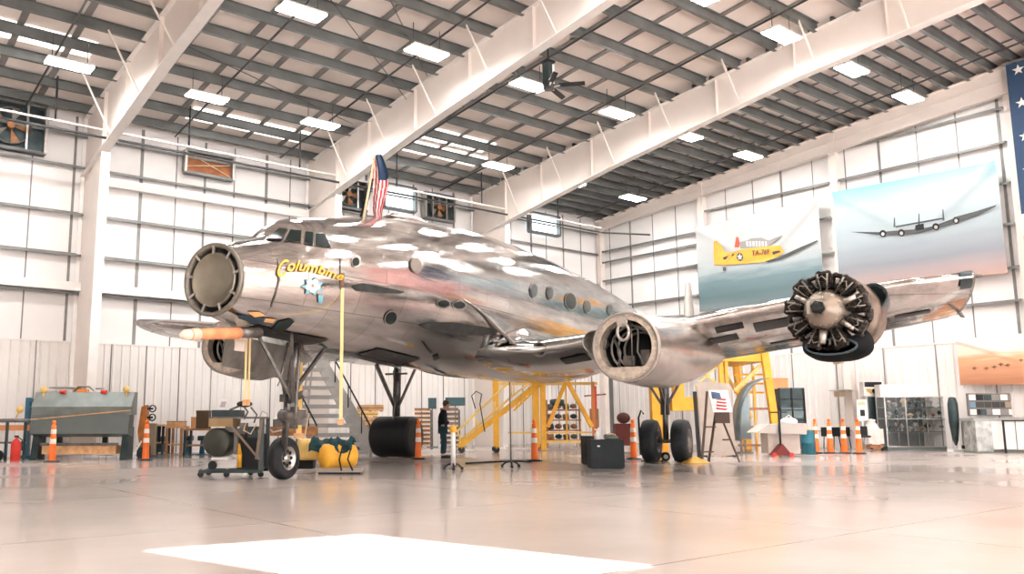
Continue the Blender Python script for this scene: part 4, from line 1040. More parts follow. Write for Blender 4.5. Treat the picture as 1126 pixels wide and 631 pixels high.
# --- grey boarding stair behind the nose
s = Place('boarding_stair', 'grey aluminium boarding stair rising behind the nose gear', 'stairs', 405, 499); X, Z = s.X, s.Z
B0 = Vector((0, 0, .15)); T0 = Vector((X(342), .9, Z(380))); Wv = Vector((X(352)-X(405), -.55, 0))
d = T0-B0
s.part(MB().prism([B0+Vector((-.28, 0, 0)), B0+Vector((.22, 0, -.1)), B0+Vector((.22, 0, .35)), T0+Vector((.12, 0, 0)), T0+Vector((-.35, 0, 0))], (0, .05, 0)), 'side_panel', stair_grey)
s.part(MB().prism([B0+Wv+Vector((-.18, 0, 0)), B0+Wv+Vector((.12, 0, 0)), T0+Wv+Vector((.1, 0, 0)), T0+Wv+Vector((-.15, 0, 0))], (0, .05, 0)), 'side_panel', stair_grey)
for i in range(11):
    f = (i+.6)/11; p = B0+d*f+Vector((-.05, 0, 0))
    s.part(MB().prism([p, p+Wv, p+Wv+Vector((-.02, .34, 0)), p+Vector((-.02, .34, 0))], (0, 0, .045)).prism([p+Vector((0, .02, -.10)), p+Wv+Vector((0, .02, -.10)), p+Wv+Vector((0, .02, 0)), p+Vector((0, .02, 0))], (0, .015, 0)), 'tread', mat('tread_grey', (.34, .32, .305), .45, .1))
for off in (Vector((.05, -.02, 0)), Wv+Vector((-.05, -.02, 0))):
    r = MB(); r.tube([B0+off+Vector((0, 0, .5)), B0+off+Vector((.0, 0, .85)), T0+off+Vector((0, 0, .75))], .03, 8)
    for f in (.15, .4, .65, .9): r.cyl(B0+off+d*f, B0+off+d*f+Vector((0, 0, .78)), .022, n=6)
    s.part(r, 'handrail', black)
s.part(MB().bar((X(415), .1, 0), (X(398), .2, Z(470)), .05).bar((X(330), .9, 0), (X(338), .95, Z(400)), .06).bar((X(312), .3, 0), (X(322), .5, Z(400)), .06).bar((X(315), .3, .3), (X(395), .1, .1), .05), 'support_frame', steel)
s.part(MB().box((X(392), -.1, 0), (X(418), .3, .12)), 'foot', stair_grey)
for k, pxx in enumerate((300, 322)):
    s2 = s.part(MB().bar((X(pxx-2), .8, 0), (X(pxx+22-k*6), .9, Z(372)), .045).bar((X(322), .8, Z(372)), (X(300), .7, Z(424)), .05), 'tube_frame', stair_grey)

# --- far side: ladder, shelves, crates
s = Place('step_ladder', 'small bent-tube silver step ladder beside the far main tyres', 'ladder', 413, 501); X, Z = s.X, s.Z
for d in (-.2, .2): s.part(MB().tube([(X(407), d, 0), (X(411), d, Z(468)), (X(414), d, Z(463)), (X(418), d, Z(470)), (X(413), d, Z(492))], .03, 8), 'side_rail', steel)
for f in (475, 484): s.part(MB().bar((X(409), -.2, Z(f)), (X(409), .2, Z(f)), .03), 'rung', steel)
def crate_stack(px, py, items, lab, nm='wooden_crate'):
    z = 0; p = at(px, py)
    m = depth(Vector((p.x, p.y, CAMZ)))/F_PX
    for i, (w_, h, mm, dx, say) in enumerate(items):
        o = thing(nm, say, 'crate', (p.x+dx*m*math.cos(YAW), p.y-dx*m*math.sin(YAW), z), FACE+random.uniform(-.1, .1), 'crates behind the far main gear'); W2 = w_*m/2; H2 = h*m
        MB().box((-W2, -.4, .03), (W2, .4, H2)).build('box', mm, o)
        for q in (-.85, 0, .85): MB().box((W2*q-.04, -.42, 0), (W2*q+.04, .42, .03)).build('runner', brown, o)
        MB().box((-W2-.01, -.41, H2*.45), (W2+.01, .41, H2*.6)).build('band', brown if mm != brown else wood, o)
        z += H2
crate_stack(404, 496, [(36, 16, teal_dark, 0, 'dark crate at the foot of the stack behind the stair'), (34, 12, brown, -1, 'brown crate in the middle of the stack behind the stair'), (32, 9, wood, 1, 'light wooden crate near the top of the stack behind the stair'), (24, 6, yellow_pale, -2, 'yellowish crate on top of the stack behind the stair'), (28, 7, wood, 3, 'uppermost flat wooden crate with white edge behind the stair')], 'a')
crate_stack(448, 494, [(20, 22, brown, 0, 'brown crate beside the far tyres, lower one'), (18, 11, wood, 0, 'light wooden crate on the brown one beside the far tyres')], 'b')
def slat_rack(px, py, w_, h, n, mm, lab, pt=None):
    s = Place('shelf_rack', lab, 'shelves', px, py, None, pt); m = s.m; W2 = w_*m/2; H2 = h*m
    for a in (-1, 1):
        for d in (-.3, .3): s.part(MB().bar((a*W2, d, 0), (a*W2, d, H2), .07), 'post', white if a < 0 else dark_steel)
    for i in range(n):
        z = .15+(H2-.2)*i/(n-1)
        s.part(MB().box((-W2, -.32, z), (W2, .32, z+.035)), 'shelf', mm)
        s.part(MB().box((-W2+.04, -.28, z+.035), (W2-.04, .25, z+.035+(H2/n)*.45)), 'tray', mat('rack_dark', (.20, .12, .07), .6, var=.5, vscale=6))
    return s
slat_rack(464.5, 493, 19, 42, 9, wood, 'light wooden rack of shallow trays behind the traffic cone')
slat_rack(494, 492, 22, 41, 8, mat('rack_grey', (.3, .29, .28), .5), 'grey steel rack of trays behind the standing person')
def screen(px, py, w_, h, zc_y, lab):
    s = Place('monitor', lab, 'screen', px, py); X, Z = s.X, s.Z
    s.part(MB().box((X(px-w_/2), 0, Z(zc_y+h/2)), (X(px+w_/2), .08, Z(zc_y-h/2))), 'screen', teal_dark); s.part(MB().box((X(px-w_/2)+.03, -.01, Z(zc_y+h/2)+.03), (X(px+w_/2)-.03, 0, Z(zc_y-h/2)-.03)), 'glass', mat('screen_teal', (.03, .09, .10), .15)); s.part(MB().cyl((0, .04, 0), (0, .04, Z(zc_y)), .025).cbox((0, .04, .02), (.5, .5, .04)), 'stand', dark_steel)
screen(501, 490, 22, 9, 442, 'wide teal-dark monitor on a stand in front of the person'); screen(475.5, 491, 9, 12, 444, 'small grey monitor beside the wooden rack')

# --- person
def skinned(name, verts, edges, radii, m, parent, lv=2, label=None):
    me = bpy.data.meshes.new(name); me.from_pydata(verts, edges, []); o = bpy.data.objects.new(name, me); C.objects.link(o)
    sk = o.modifiers.new('s', 'SKIN'); sk.use_smooth_shade = True
    for v, r in zip(me.skin_vertices[0].data, radii): v.radius = (r, r) if not isinstance(r, tuple) else r
    me.skin_vertices[0].data[0].use_root = True
    sb = o.modifiers.new('b', 'SUBSURF'); sb.levels = lv; sb.render_levels = lv
    dg = bpy.context.evaluated_depsgraph_get(); nm = bpy.data.meshes.new_from_object(o.evaluated_get(dg)); nm.name = name
    bpy.data.objects.remove(o); nm.materials.clear(); nm.materials.append(m)
    for p in nm.polygons: p.use_smooth = True
    o = bpy.data.objects.new(name, nm); C.objects.link(o)
    if parent: o.parent = parent
    if label: o['label'] = label
    return o
pp = at(487, 503.5); pr_ = thing('person', 'person in black sweater and dark jeans standing with head bowed, hands forward', 'person', (pp.x, pp.y, 0), FACE)
# local: faces +x (across the picture), y away
bv = [(0, 0, .98), (.0, 0, 1.12), (.0, 0, 1.28), (.03, 0, 1.42), (.06, 0, 1.50), (.10, 0, 1.58), (.125, 0, 1.66), (.12, 0, 1.72),
      (0, -.10, .93), (.02, -.11, .50), (-.02, -.12, .09), (.0, .10, .93), (.06, .11, .50), (.03, .12, .09),
      (.03, -.19, 1.42), (.02, -.23, 1.14), (.24, -.16, 1.05), (.03, .19, 1.42), (.04, .23, 1.14), (.26, .14, 1.07),
      (.11, -.12, .04), (.16, .12, .04)]
be = [(0,1),(1,2),(2,3),(3,4),(4,5),(5,6),(6,7),(0,8),(8,9),(9,10),(0,11),(11,12),(12,13),(3,14),(14,15),(15,16),(3,17),(17,18),(18,19),(10,20),(13,21)]
brd = [.13,.12,.13,.12,.055,.07,.085,.06,.09,.06,.042,.09,.06,.042,.06,.045,.03,.06,.045,.03,.03,.03]
skinned('body', bv, be, brd, skin, pr_)
skinned('sweater', [(0,0,.98),(0,0,1.12),(0,0,1.28),(.03,0,1.42),(.05,0,1.50),(.03,-.19,1.43),(.02,-.23,1.14),(.20,-.17,1.06),(.03,.19,1.43),(.04,.23,1.14),(.22,.15,1.08),(0,0,.92)], [(0,1),(1,2),(2,3),(3,4),(3,5),(5,6),(6,7),(3,8),(8,9),(9,10),(0,11)], [.155,.15,.165,.15,.075,.085,.068,.05,.085,.068,.05,.155], sweater, pr_)
skinned('jeans', [(0,0,.96),(0,-.10,.88),(.02,-.11,.50),(-.02,-.12,.12),(.0,.10,.88),(.06,.11,.50),(.03,.12,.12)], [(0,1),(1,2),(2,3),(0,4),(4,5),(5,6)], [.15,.115,.085,.07,.115,.085,.07], jeans, pr_)
MB().sphere((.105, 0, 1.69), .108, 18, 12, (1.0, .85, 1.05)).build('hair', hairm, pr_)
MB().sphere((.135, 0, 1.645), .088, 18, 12, (1.0, .8, 1.25)).sphere((.235, 0, 1.64), .016, 8, 6).sphere((.14, -.075, 1.64), .022, 8, 6).sphere((.14, .075, 1.64), .022, 8, 6).build('face', skin, pr_)
for y0, x0 in ((-.12, 0), (.12, .05)): MB().box((x0-.07, y0-.05, 0), (x0+.2, y0+.05, .04)).sphere((x0+.07, y0, .045), .055, 12, 8, (2.3, .95, 1.0)).build('boot', black, pr_)
for s_, hx, hz in ((-1, .24, 1.05), (1, .26, 1.07)):
    yb = -.16 if s_ < 0 else .14
    MB().sphere((hx+.04, yb, hz-.005), .04, 12, 8, (1.3, 1, .5)).build('hand', skin, pr_)
    f = MB()
    for k in range(4):
        yy = yb-.028+.018*k; ln = (.05, .06, .055, .045)[k]
        f.tube([(hx+.07, yy, hz), (hx+.07+ln*.6, yy, hz-.004), (hx+.07+ln, yy, hz-.025)], [.009, .0085, .007], 6)
    f.tube([(hx+.03, yb-s_*.035, hz), (hx+.06, yb-s_*.058, hz-.005), (hx+.085, yb-s_*.055, hz-.015)], [.011, .010, .008], 6); f.build('fingers', skin, pr_)
MB().lathe([(0, .145), (.035, .145)], (0, 0, .94), n=20).build('belt', mat('belt_tan', (.4, .3, .2), .6), pr_)

# --- silver stands on black tripods
def tripod(px, py, ytop, lab, capm, r=.03, m=steel):
    s = Place('stanchion', lab, 'stand', px, py); Z = s.Z
    s.part(MB().cyl((0, 0, .12), (0, 0, Z(ytop)), r), 'pole', m)
    if capm: s.part(MB().cyl((0, 0, Z(ytop+7)), (0, 0, Z(ytop)), r*1.5), 'cap', capm)
    for k in range(3):
        a = PI/6+2*PI*k/3; lg = s.part(MB().tube([(0, 0, .16), (.14*math.cos(a), .14*math.sin(a), .13), (.24*math.cos(a), .24*math.sin(a), .05)], .024, 8), 'leg', black); s.part(MB().sphere((.24*math.cos(a), .24*math.sin(a), .04), .04, 10, 6), 'foot', rubber, None, lg)
    return s
tripod(498.5, 517, 469, 'white stanchion with yellow collar on a black tripod near the person', yellow, .055, white)
tripod(562, 514, 421, 'thin dark pole on a black tripod in front of the yellow stair', None, .018, dark_steel)
cb = MB().tube([at(512, 510)+Vector((0,0,.02)), at(530, 509)+Vector((0,0,.02)), at(548, 508)+Vector((0,0,.02)), at(566, 507.5)+Vector((0,0,.02)), at(584, 508)+Vector((0,0,.02))], .02, 6).build('floor_cable', black)
tag(cb, 'black cable lying on the floor between the two tripod stands', 'cable')

# --- yellow maintenance stair and dock
s = Place('maintenance_stair', 'yellow steel maintenance stair on casters rising under the belly', 'stairs', 506, 498); X, Z = s.X, s.Z
for d in (0, .9):
    s.part(MB().bar((X(505), d, Z(492)), (X(592), d, Z(424)), .05, .16), 'stringer', yellow)
    s.part(MB().tube([(X(505), d, Z(480)), (X(504), d, Z(474)), (X(562), d, Z(420)), (X(596), d, Z(396))], .03, 8).tube([(X(508), d, Z(484)), (X(570), d, Z(432)), (X(594), d, Z(415))], .025, 8), 'handrail', yellow_pale)
    for px, y0 in ((506, 478), (525, 462), (545, 442), (566, 420)): s.part(MB().cyl((X(px), d, Z(y0+16)), (X(px), d, Z(y0)), .025, n=8), 'baluster', yellow_pale)
for i in range(10):
    f = (i+.5)/10; s.part(MB().box((X(505+87*f)-.12, .0, Z(492-68*f)-.02), (X(505+87*f)+.15, .9, Z(492-68*f)+.02)), 'tread', mat('tread_yellow', (.62, .40, .16), .5))
for px in (508, 546):
    for d in (0, .9):
        cs = s.part(MB().bar((X(px), d, .15), (X(px), d, Z(482)), .06), 'caster', yellow); s.part(MB().cyl((X(px), d-.03, .11), (X(px), d+.03, .11), .11), 'wheel', rubber, None, cs)
s.part(MB().tube([(X(523), -.1, Z(450)), (X(519), -.1, Z(436)), (X(524), -.1, Z(431)), (X(530), -.1, Z(434)), (X(528), -.1, Z(445)), (X(533), -.1, Z(475))], .02, 8), 'looped_cable', black)
s = Place('maintenance_dock', 'tall yellow steel dock frame with posts and diagonal braces under the belly', 'scaffold', 575, 495); X, Z = s.X, s.Z
for px, w_ in ((546, .22), (590, .24), (598, .20)):
    s.part(MB().bar((X(px), 0, 0.0), (X(px), 0, Z(418)), w_), 'post', yellow)
for px in (546, 586): s.part(MB().cyl((X(px)-.03, -.15, .12), (X(px)+.03, -.15, .12), .13), 'wheel', rubber)
s.part(MB().bar((X(625), .3, Z(420)), (X(604), .3, Z(470)), .14).bar((X(627), .3, Z(420)), (X(653), .3, Z(470)), .16).bar((X(625), .3, Z(420)), (X(625), .3, Z(485)), .06), 'diagonal_brace', yellow)
s.part(MB().bar((X(655), .3, 0), (X(655), .3, Z(420)), .12), 'post', mat('post_orange', (.6, .2, .06), .5))
s.part(MB().bar((X(560), .3, Z(476)), (X(655), .3, Z(476)), .07).bar((X(600), .3, Z(486)), (X(660), .3, Z(486)), .10).bar((X(545), .3, Z(422)), (X(660), .3, Z(422)), .12), 'rail', yellow_pale)
la = MB()
for i in range(6): la.bar((X(568+5*i), .1, Z(450-5*i)), (X(573+5*i), .1, Z(436-5*i)), .05)
s.part(la.bar((X(566), .1, Z(452)), (X(596), .1, Z(424)), .07), 'lattice', yellow)
s.part(MB().bar((X(590), -.3, 0), (X(600), .5, 0.25), .10), 'brace', brown)
# red post with arm and grey post
s = Place('swing_arm_post', 'slim red post with a horizontal swing arm behind the black cases', 'post', 656, 493); X, Z = s.X, s.Z
s.part(MB().cyl((0, 0, 0), (0, 0, Z(425)), .07), 'post', red); s.part(MB().bar((X(644), 0, Z(436)), (X(668), 0, Z(434)), .06), 'arm', hot_brown); s.part(MB().box((X(650), -.1, Z(470)), (X(659), .1, Z(450))), 'gearbox', brown)
s = Place('steel_post', 'plain grey upright post behind the black cases', 'post', 674, 490, None); s.part(MB().bar((0, 0, 0), (0, 0, s.Z(410)), .16, .12), 'shaft', mat('post_grey', (.13, .14, .135), .5)); s.part(MB().cbox((0, 0, .01), (.4, .4, .02)), 'foot_plate', dark_steel)
# engine on rack behind
s = Place('engine_rack', 'brown open rack piled with dark engine parts beyond the yellow dock', 'rack', 620, 489); X, Z = s.X, s.Z
for px in (602, 638): s.part(MB().bar((X(px), 0, 0), (X(px), 0, Z(440)), .08), 'post', brown)
for y in (452, 463, 474, 485): s.part(MB().box((X(602), -.4, Z(y)), (X(638), .4, Z(y-1.5))), 'shelf', brown)
random.seed(3)
for y in (452, 463, 474, 485):
    for k in range(4):
        x = 606+8.5*k; s.part(MB().sphere((X(x), 0, Z(y-5)), .16, 12, 8, (1.1, 1, .75)) if k % 2 else MB().cyl((X(x-3), 0, Z(y-4)), (X(x+3), 0, Z(y-5)), .14), 'stored_part', (dark_steel, brown, teal_dark, hot_brown)[(k+int(y)) % 4])
s.part(MB().lathe([(0, .1), (.1, .35), (.35, .35), (.4, .1)], (X(614), .1, Z(448)), (0, 0, 1), 24), 'cover', teal_dark)

# --- black cases
s = Place('equipment_case', 'black boxy loudspeaker-like case with round handle cut-outs, the front one', 'case', 669, 515.5); X, Z = s.X, s.Z
o = s.bx(651, 687, 484, 514.5, 0, .55, 'body', mat('case_black', (.012, .018, .02), .6)); s.bx(652, 686, 514.5, 515.5, .02, .5, 'foot', black)
for px, py, r_ in ((656, 505, .07), (664, 505, .07)): s.part(MB().cyl((X(px), -.006, Z(py)), (X(px), .01, Z(py)), r_, n=16), 'handle_hole', black)
s.part(MB().prism([(X(678)+.06*math.cos(a), -.004, Z(497)+.14*math.sin(a)) for a in [2*PI*k/16 for k in range(16)]], (0, .01, 0)), 'handle_hole', black); s.part(MB().cbox((X(659), -.004, Z(491)), (.06, .01, .03)), 'badge', steel)
ca = s
s = Place('equipment_case', 'tall narrow black case standing behind the front black case', 'case', 648, 511); s.bx(643, 654, 480, 510, 0, .5, 'body', MATS['case_black']); s.bx(644, 653, 510, 511, .05, .45, 'foot', black)
o = thing('spray_bottle', 'white bottle standing on the front black case', 'bottle', at(660, 515)+Vector((0, 0, 0)), FACE); o.location = ca.p+Vector((math.cos(YAW), -math.sin(YAW), 0))*ca.X(660)+Vector((math.sin(YAW), math.cos(YAW), 0))*.25+Vector((0, 0, ca.Z(484)))
MB().lathe([(0, .001), (0, .07), (.12, .07), (.18, .03), (.20, .02)], n=16).build('body', white, o); MB().cyl((0, 0, .2), (0, 0, .24), .02).cbox((-.02, 0, .24), (.08, .02, .03)).build('nozzle', white, o)
o = thing('rag_pile', 'green-grey rags and tubing heaped on the front black case', 'rags'); o.location = ca.p+Vector((math.cos(YAW), -math.sin(YAW), 0))*ca.X(675)+Vector((math.sin(YAW), math.cos(YAW), 0))*.25+Vector((0, 0, ca.Z(484))); o.rotation_euler = (0, 0, FACE)
MB().sphere((0, 0, .05), .12, 12, 8, (1.5, 1, .5)).sphere((-.08, .03, .09), .08, 10, 6, (1.2, 1, .5)).build('rag', mat('rag_green', (.16, .18, .15), .8, bump=.5, bscale=20), o); MB().tube([(-.15, 0, .03), (-.05, -.05, .15), (.1, 0, .12), (.18, 0, .03)], .012, 6).build('tubing', cream, o)
# hand truck
s = Place('hand_truck', 'black hand truck with small silver-hub wheel beside the near main gear', 'trolley', 727, 507); X, Z = s.X, s.Z
s.part(MB().tube([(X(705), 0, Z(500)), (X(704), 0, Z(460)), (X(707), 0, Z(452)), (X(710), 0, Z(456))], .03, 8).tube([(X(724), 0, .1), (X(722), .05, Z(468)), (X(719), 0, Z(462))], .03, 8), 'frame', black)
for y in (475, 488): s.part(MB().bar((X(705), 0, Z(y)), (X(723), 0, Z(y)), .03), 'crossbar', black)
w1 = s.part(MB().cyl((X(731), -.12, .13), (X(731), -.05, .13), .13), 'wheel', rubber); s.part(MB().cyl((X(731), -.13, .13), (X(731), -.11, .13), .065), 'hub', white, None, w1)
s.part(MB().box((X(708), -.1, 0.0), (X(728), .3, .03)), 'toe_plate', black); s.bx(711, 722, 470, 500, .1, .4, 'load_box', teal_dark)
# dark stored machine by the wall behind
s = Place('tool_trolley', 'dark red and black tool trolley behind the cone and hand truck', 'trolley', 687, 494); X, Z = s.X, s.Z
s.bx(678, 698, 466, 490, 0, .5, 'cabinet', mat('dark_red', (.12, .025, .02), .5)); s.part(MB().sphere((X(688), .2, Z(460)), .28, 12, 8, (1, .8, .8)), 'cover', mat('cover_dark', (.08, .03, .025), .7))
for px in (680, 696): s.part(MB().cyl((X(px), 0, .07), (X(px), .05, .07), .07), 'wheel', rubber)
# yellow cloth on the floor
p = at(764, 509); rg = []
for i in range(9):
    f = i/8; row = []
    for j in range(17):
        a = 2*PI*j/16; r_ = .36*f*(1+.25*math.sin(3*a+1)); row.append((1.0*r_*math.cos(a), .6*r_*math.sin(a), .005+.13*(1-f)**.8*(1+.4*math.sin(5*a))))
    rg.append(row)
yc = MB().rings(rg, closed=False).build('yellow_cloth', yellow); yc.location = p; yc.rotation_euler = (0, 0, FACE); tag(yc, 'crumpled yellow cloth lying on the floor near the main gear', 'cloth')

# --- big yellow workstand behind the wing
s = Place('wing_workstand', 'large yellow platform workstand behind the near main gear', 'workstand', 790, 497); X, Z = s.X, s.Z
s.part(MB().box((X(762), 0, Z(398)), (X(848), 3., Z(390))).box((X(764), 0, Z(390)), (X(846), .06, Z(386))), 'platform', yellow)
s.part(MB().bar((X(856), 0, 0), (X(846), 0, Z(384)), .26, .2), 'post', yellow)
s.part(MB().bar((X(856), 3, 0), (X(846), 3, Z(384)), .26, .2), 'post', yellow)
for px, w_ in ((724, .34), (798, .15), (804, .12), (733, .2)): s.part(MB().bar((X(px), .1, 0), (X(px), .1, Z(398) if px > 760 else Z(404)), w_), 'post', yellow)
s.part(MB().box((X(742), 0, Z(452)), (X(771), .6, Z(437))).box((X(745), .05, Z(437)), (X(756), .4, Z(418))), 'winch_housing', yellow)
s.part(MB().bar((X(812), .1, Z(430)), (X(843), .1, Z(402)), .12).bar((X(812), 1.5, Z(398)), (X(846), 1.5, Z(460)), .10).bar((X(766), .2, Z(400)), (X(798), .2, Z(425)), .07).bar((X(798), .2, Z(400)), (X(770), .2, Z(425)), .07), 'diagonal_brace', yellow_pale)
for y in (412, 422, 432): s.part(MB().bar((X(815), .4, Z(y)), (X(848), .4, Z(y)), .07), 'rail', yellow)
for y in (450, 470, 490): s.part(MB().bar((X(815), .3, Z(y)), (X(854), .3, Z(y)), .08), 'rail', brown)
for px in (822, 836): s.part(MB().bar((X(px), .3, 0), (X(px), .3, Z(402)), .07), 'upright', yellow)
s.part(MB().box((X(720), -.05, Z(450)), (X(728), .4, Z(405))), 'side_box', yellow)
for px in (724, 798, 856): s.part(MB().cyl((X(px)-.05, -.2, .12), (X(px)+.05, -.2, .12), .12), 'wheel', rubber)
# board, easel and poster
s = Place('display_board', 'tall plain beige board leaning behind the easel', 'board', 791, 502); X, Z = s.X, s.Z
s.part(MB().prism([(X(772), 0, .03), (X(810), 0, .03), (X(809), .25, Z(422)), (X(773), .25, Z(420))], (0, .05, 0)), 'panel', beige); s.part(MB().bar((X(770), .1, 0), (X(769), .15, Z(431)), .10), 'edge_frame', black)
for px in (775, 806): s.part(MB().bar((X(px), -.2, .02), (X(px), .4, .02), .06), 'foot', black)
ez = Place('easel', 'dark wooden A-frame easel holding a poster', 'easel', 792, 508); X, Z = ez.X, ez.Z
for (a, b_) in ((772, 784), (786, 797), (813, 788)): ez.part(MB().bar((X(a), 0 if a != 786 else .5, 0), (X(b_), .2, Z(431)), .055), 'leg', mat('easel_wood', (.09, .05, .035), .5))
for y, a, b_ in ((497, 774, 787), (470, 779, 791), (484, 797, 807)): ez.part(MB().bar((X(a), .05, Z(y)), (X(b_), .15, Z(y)), .04), 'crossbar', MATS['easel_wood'])
ez.part(MB().box((X(789), .0, Z(466)), (X(805), .06, Z(454))), 'ledge', MATS['easel_wood'])
ps = thing('flag_poster', 'white poster with a rippling striped flag printed on it, on the easel', 'poster', ez.p+Vector((math.cos(YAW), -math.sin(YAW), 0))*X(797)+Vector((0, 0, Z(454))), FACE)
MB().prism([(-.26, -.02, 0), (.28, -.02, 0), (.24, .16, .62), (-.30, .16, .62)], (0, .012, 0)).build('sheet', paper, ps)
for k in range(4):
    z0 = .08+.09*k; f = z0/.62
    MB().prism([(-.16+.02*k, -.026+.18*f, z0), (.22, -.026+.18*f, z0-.04), (.22, -.026+.18*(f+.07), z0+.01), (-.16+.02*k, -.026+.18*(f+.07), z0+.05)], (0, -.002, 0)).build('stripe', red, ps)
MB().prism([(-.24, .075, .38), (.02, .07, .36), (.0, .13, .54), (-.24, .14, .58)], (0, -.004, 0)).build('canton', mat('canton_blue', (.08, .12, .2), .6), ps)
# curved cowling panel
s = Place('cowling_panel', 'curved blue-grey metal cowling panel standing on end', 'panel', 826, 499); X, Z = s.X, s.Z
rg = []
for i in range(13):
    f = i/12; row = []
    a = f*PI/2
    cx_, cz_ = X(815)+ (X(851)-X(815))*(1-math.cos(a))**1.0, Z(470)+(Z(416)-Z(470))*math.sin(a)
    for j in range(2): row.append((cx_, .0+.8*j, cz_))
    rg.append(row)
row0 = [(X(816), 0, Z(485)), (X(816), .8, Z(485))]
o = s.part(MB().rings([row0]+rg, closed=False), 'shell', mat('cowl_blue', (.12, .16, .17), .3, .6, var=.2)); mo = o.modifiers.new('t', 'SOLIDIFY'); mo.thickness = .03
s.part(MB().prism([(X(815), -.02, Z(483)), (X(827), -.02, Z(483)), (X(826), -.02, Z(432)), (X(818), -.02, Z(450))], (0, .03, 0)), 'end_web', mat('cowl_face', (.17, .21, .22), .35, .4))
s.part(MB().bar((X(818), .2, 0), (X(818), .2, Z(484)), .06).bar((X(826), .5, 0), (X(826), .5, Z(484)), .06).bar((X(814), .3, .03), (X(832), .3, .03), .06), 'stand', dark_steel)
# white fairing on a stand with red jack
s = Place('fairing_stand', 'white fairing lying on a white cabinet with a black T-post', 'stand', 862, 502); X, Z = s.X, s.Z
s.bx(847, 882, 475, 499, .1, .7, 'cabinet', mat('cab_cream', (.55, .48, .43), .6)); s.part(MB().prism([(X(833), -.1, Z(476)), (X(845), -.1, Z(467)), (X(888), -.1, Z(466)), (X(887), -.1, Z(478)), (X(848), -.1, Z(477))], (0, .9, 0)), 'fairing', mat('fairing_white', (.50, .46, .42), .5))
s.part(MB().cyl((X(857), -.15, .05), (X(857), -.15, Z(454)), .035).bar((X(848), -.15, Z(454)), (X(866), -.15, Z(454)), .04), 'T_post', black)
s.part(MB().prism([(X(847), -.25, .05), (X(868), -.25, .05), (X(858), -.25, Z(488))], (0, .4, 0)), 'jack', mat('jack_red', (.16, .02, .02), .5)); 
for px in (848, 867): s.part(MB().cyl((X(px), -.28, .07), (X(px), -.22, .07), .07), 'wheel', red)
o = thing('cloth_bundle', 'white cloth bundle heaped on the white fairing', 'cloth', s.p+Vector((math.cos(YAW), -math.sin(YAW), 0))*X(874)+Vector((math.sin(YAW), math.cos(YAW), 0))*.3+Vector((0, 0, Z(467))), FACE)
MB().sphere((0, 0, .08), .25, 16, 10, (1.1, .9, .55)).sphere((-.16, .05, .05), .14, 12, 8, (1.2, 1, .5)).build('bundle', white, o); MB().tube([(-.27, 0, .08), (0, -.03, .29), (.27, 0, .08)], .02, 6).build('tie', cream, o)
# mesh cabinet, carton, blue drum
s = Place('mesh_cabinet', 'black framed dark-glass cabinet beyond the white fairing', 'cabinet', 875, 495); X, Z = s.X, s.Z
s.bx(861, 889, 428, 494, .1, .7, 'body', teal_dark)
for a in (861, 874.5, 888): s.part(MB().box((X(a), .05, 0), (X(a)+.05, .12, Z(427))), 'frame_post', black)
for y in (428, 440, 452, 463): s.part(MB().box((X(862), .06, Z(y)), (X(888), .11, Z(y)+.04)), 'frame_rail', black if y != 428 else mat('rail_teal', (.08, .11, .11), .4))
s.bx(863, 887, 449, 460, .08, .1, 'glass_pane', mat('pane_teal', (.06, .1, .10), .1))
block('carton', 'orange-brown cardboard box beside the top of the dark cabinet', 'box', 855, 873, 416, 428, .5, mat('carton_orange', (.7, .33, .15), .7), s, None, .4)
s = Place('drum', 'blue-green drum between the white cabinet and the cones', 'drum', 889.5, 499); s.part(MB().lathe([(0, .22), (.02, .23), (.35, .22), (.37, .235), (.39, .22), (.75, .22), (.78, .235), (.8, .2)], n=24, caps=True), 'body', mat('drum_teal', (.03, .15, .20), .4, .3)); s.part(MB().cyl((0, 0, .8), (0, 0, .84), .2), 'lid', yellow_pale)
s = Place('stacked_chairs', 'dark folded chairs and trolley behind the row of cones', 'chair', 922, 493); X, Z = s.X, s.Z
for k in range(3): s.bx(905+11*k, 914+11*k, 470, 480, 0, .08, 'backrest', black); s.part(MB().bar((X(906+11*k), 0, 0), (X(908+11*k), 0, Z(470)), .03).bar((X(914+11*k), 0, 0), (X(911+11*k), 0, Z(470)), .03), 'frame', black)
s.part(MB().bar((X(900), .1, Z(474)), (X(942), .1, Z(474)), .05), 'rail', steel)

# --- white saucer trays on the wall columns
def saucer(pt, r, lab, m=None):
    o = thing('wall_tray', lab, 'tray', pt, FACE, 'flat white trays fixed to columns')
    MB().lathe([(.05, .001), (.05, r*.3), (.06, r*.95), (.05, r), (.02, r*.9), (0, r*.4), (0, .001)], n=32).build('plate', m or white, o)
    MB().box((-.1, 0, -.22), (.1, .5, 0)).build('bracket', mat('bracket_tan', (.6, .48, .36), .6), o)
p = at_depth(85, 428, 28.2); saucer(p, .9, 'flat white oval tray fixed low on the first steel column')
pb = on_x(926, 430, XB-.9); saucer(pb, .55, 'small flat white tray low on the column behind the cones')
pb = on_x(925, 393, XB-2.2); saucer(pb, 1.05, 'wide flat white tray on the column beneath the radial engine', steel_cream)
o = thing('alarm_box', 'orange alarm box mounted on the first steel column', 'alarm', at_depth(89, 432, 26.6), FACE); MB().box((-.16, 0, -.1), (.18, .2, .12)).build('housing', orange_lt, o); MB().cyl((-.1, .1, .12), (-.1, .1, .22), .07).build('beacon', brown, o)

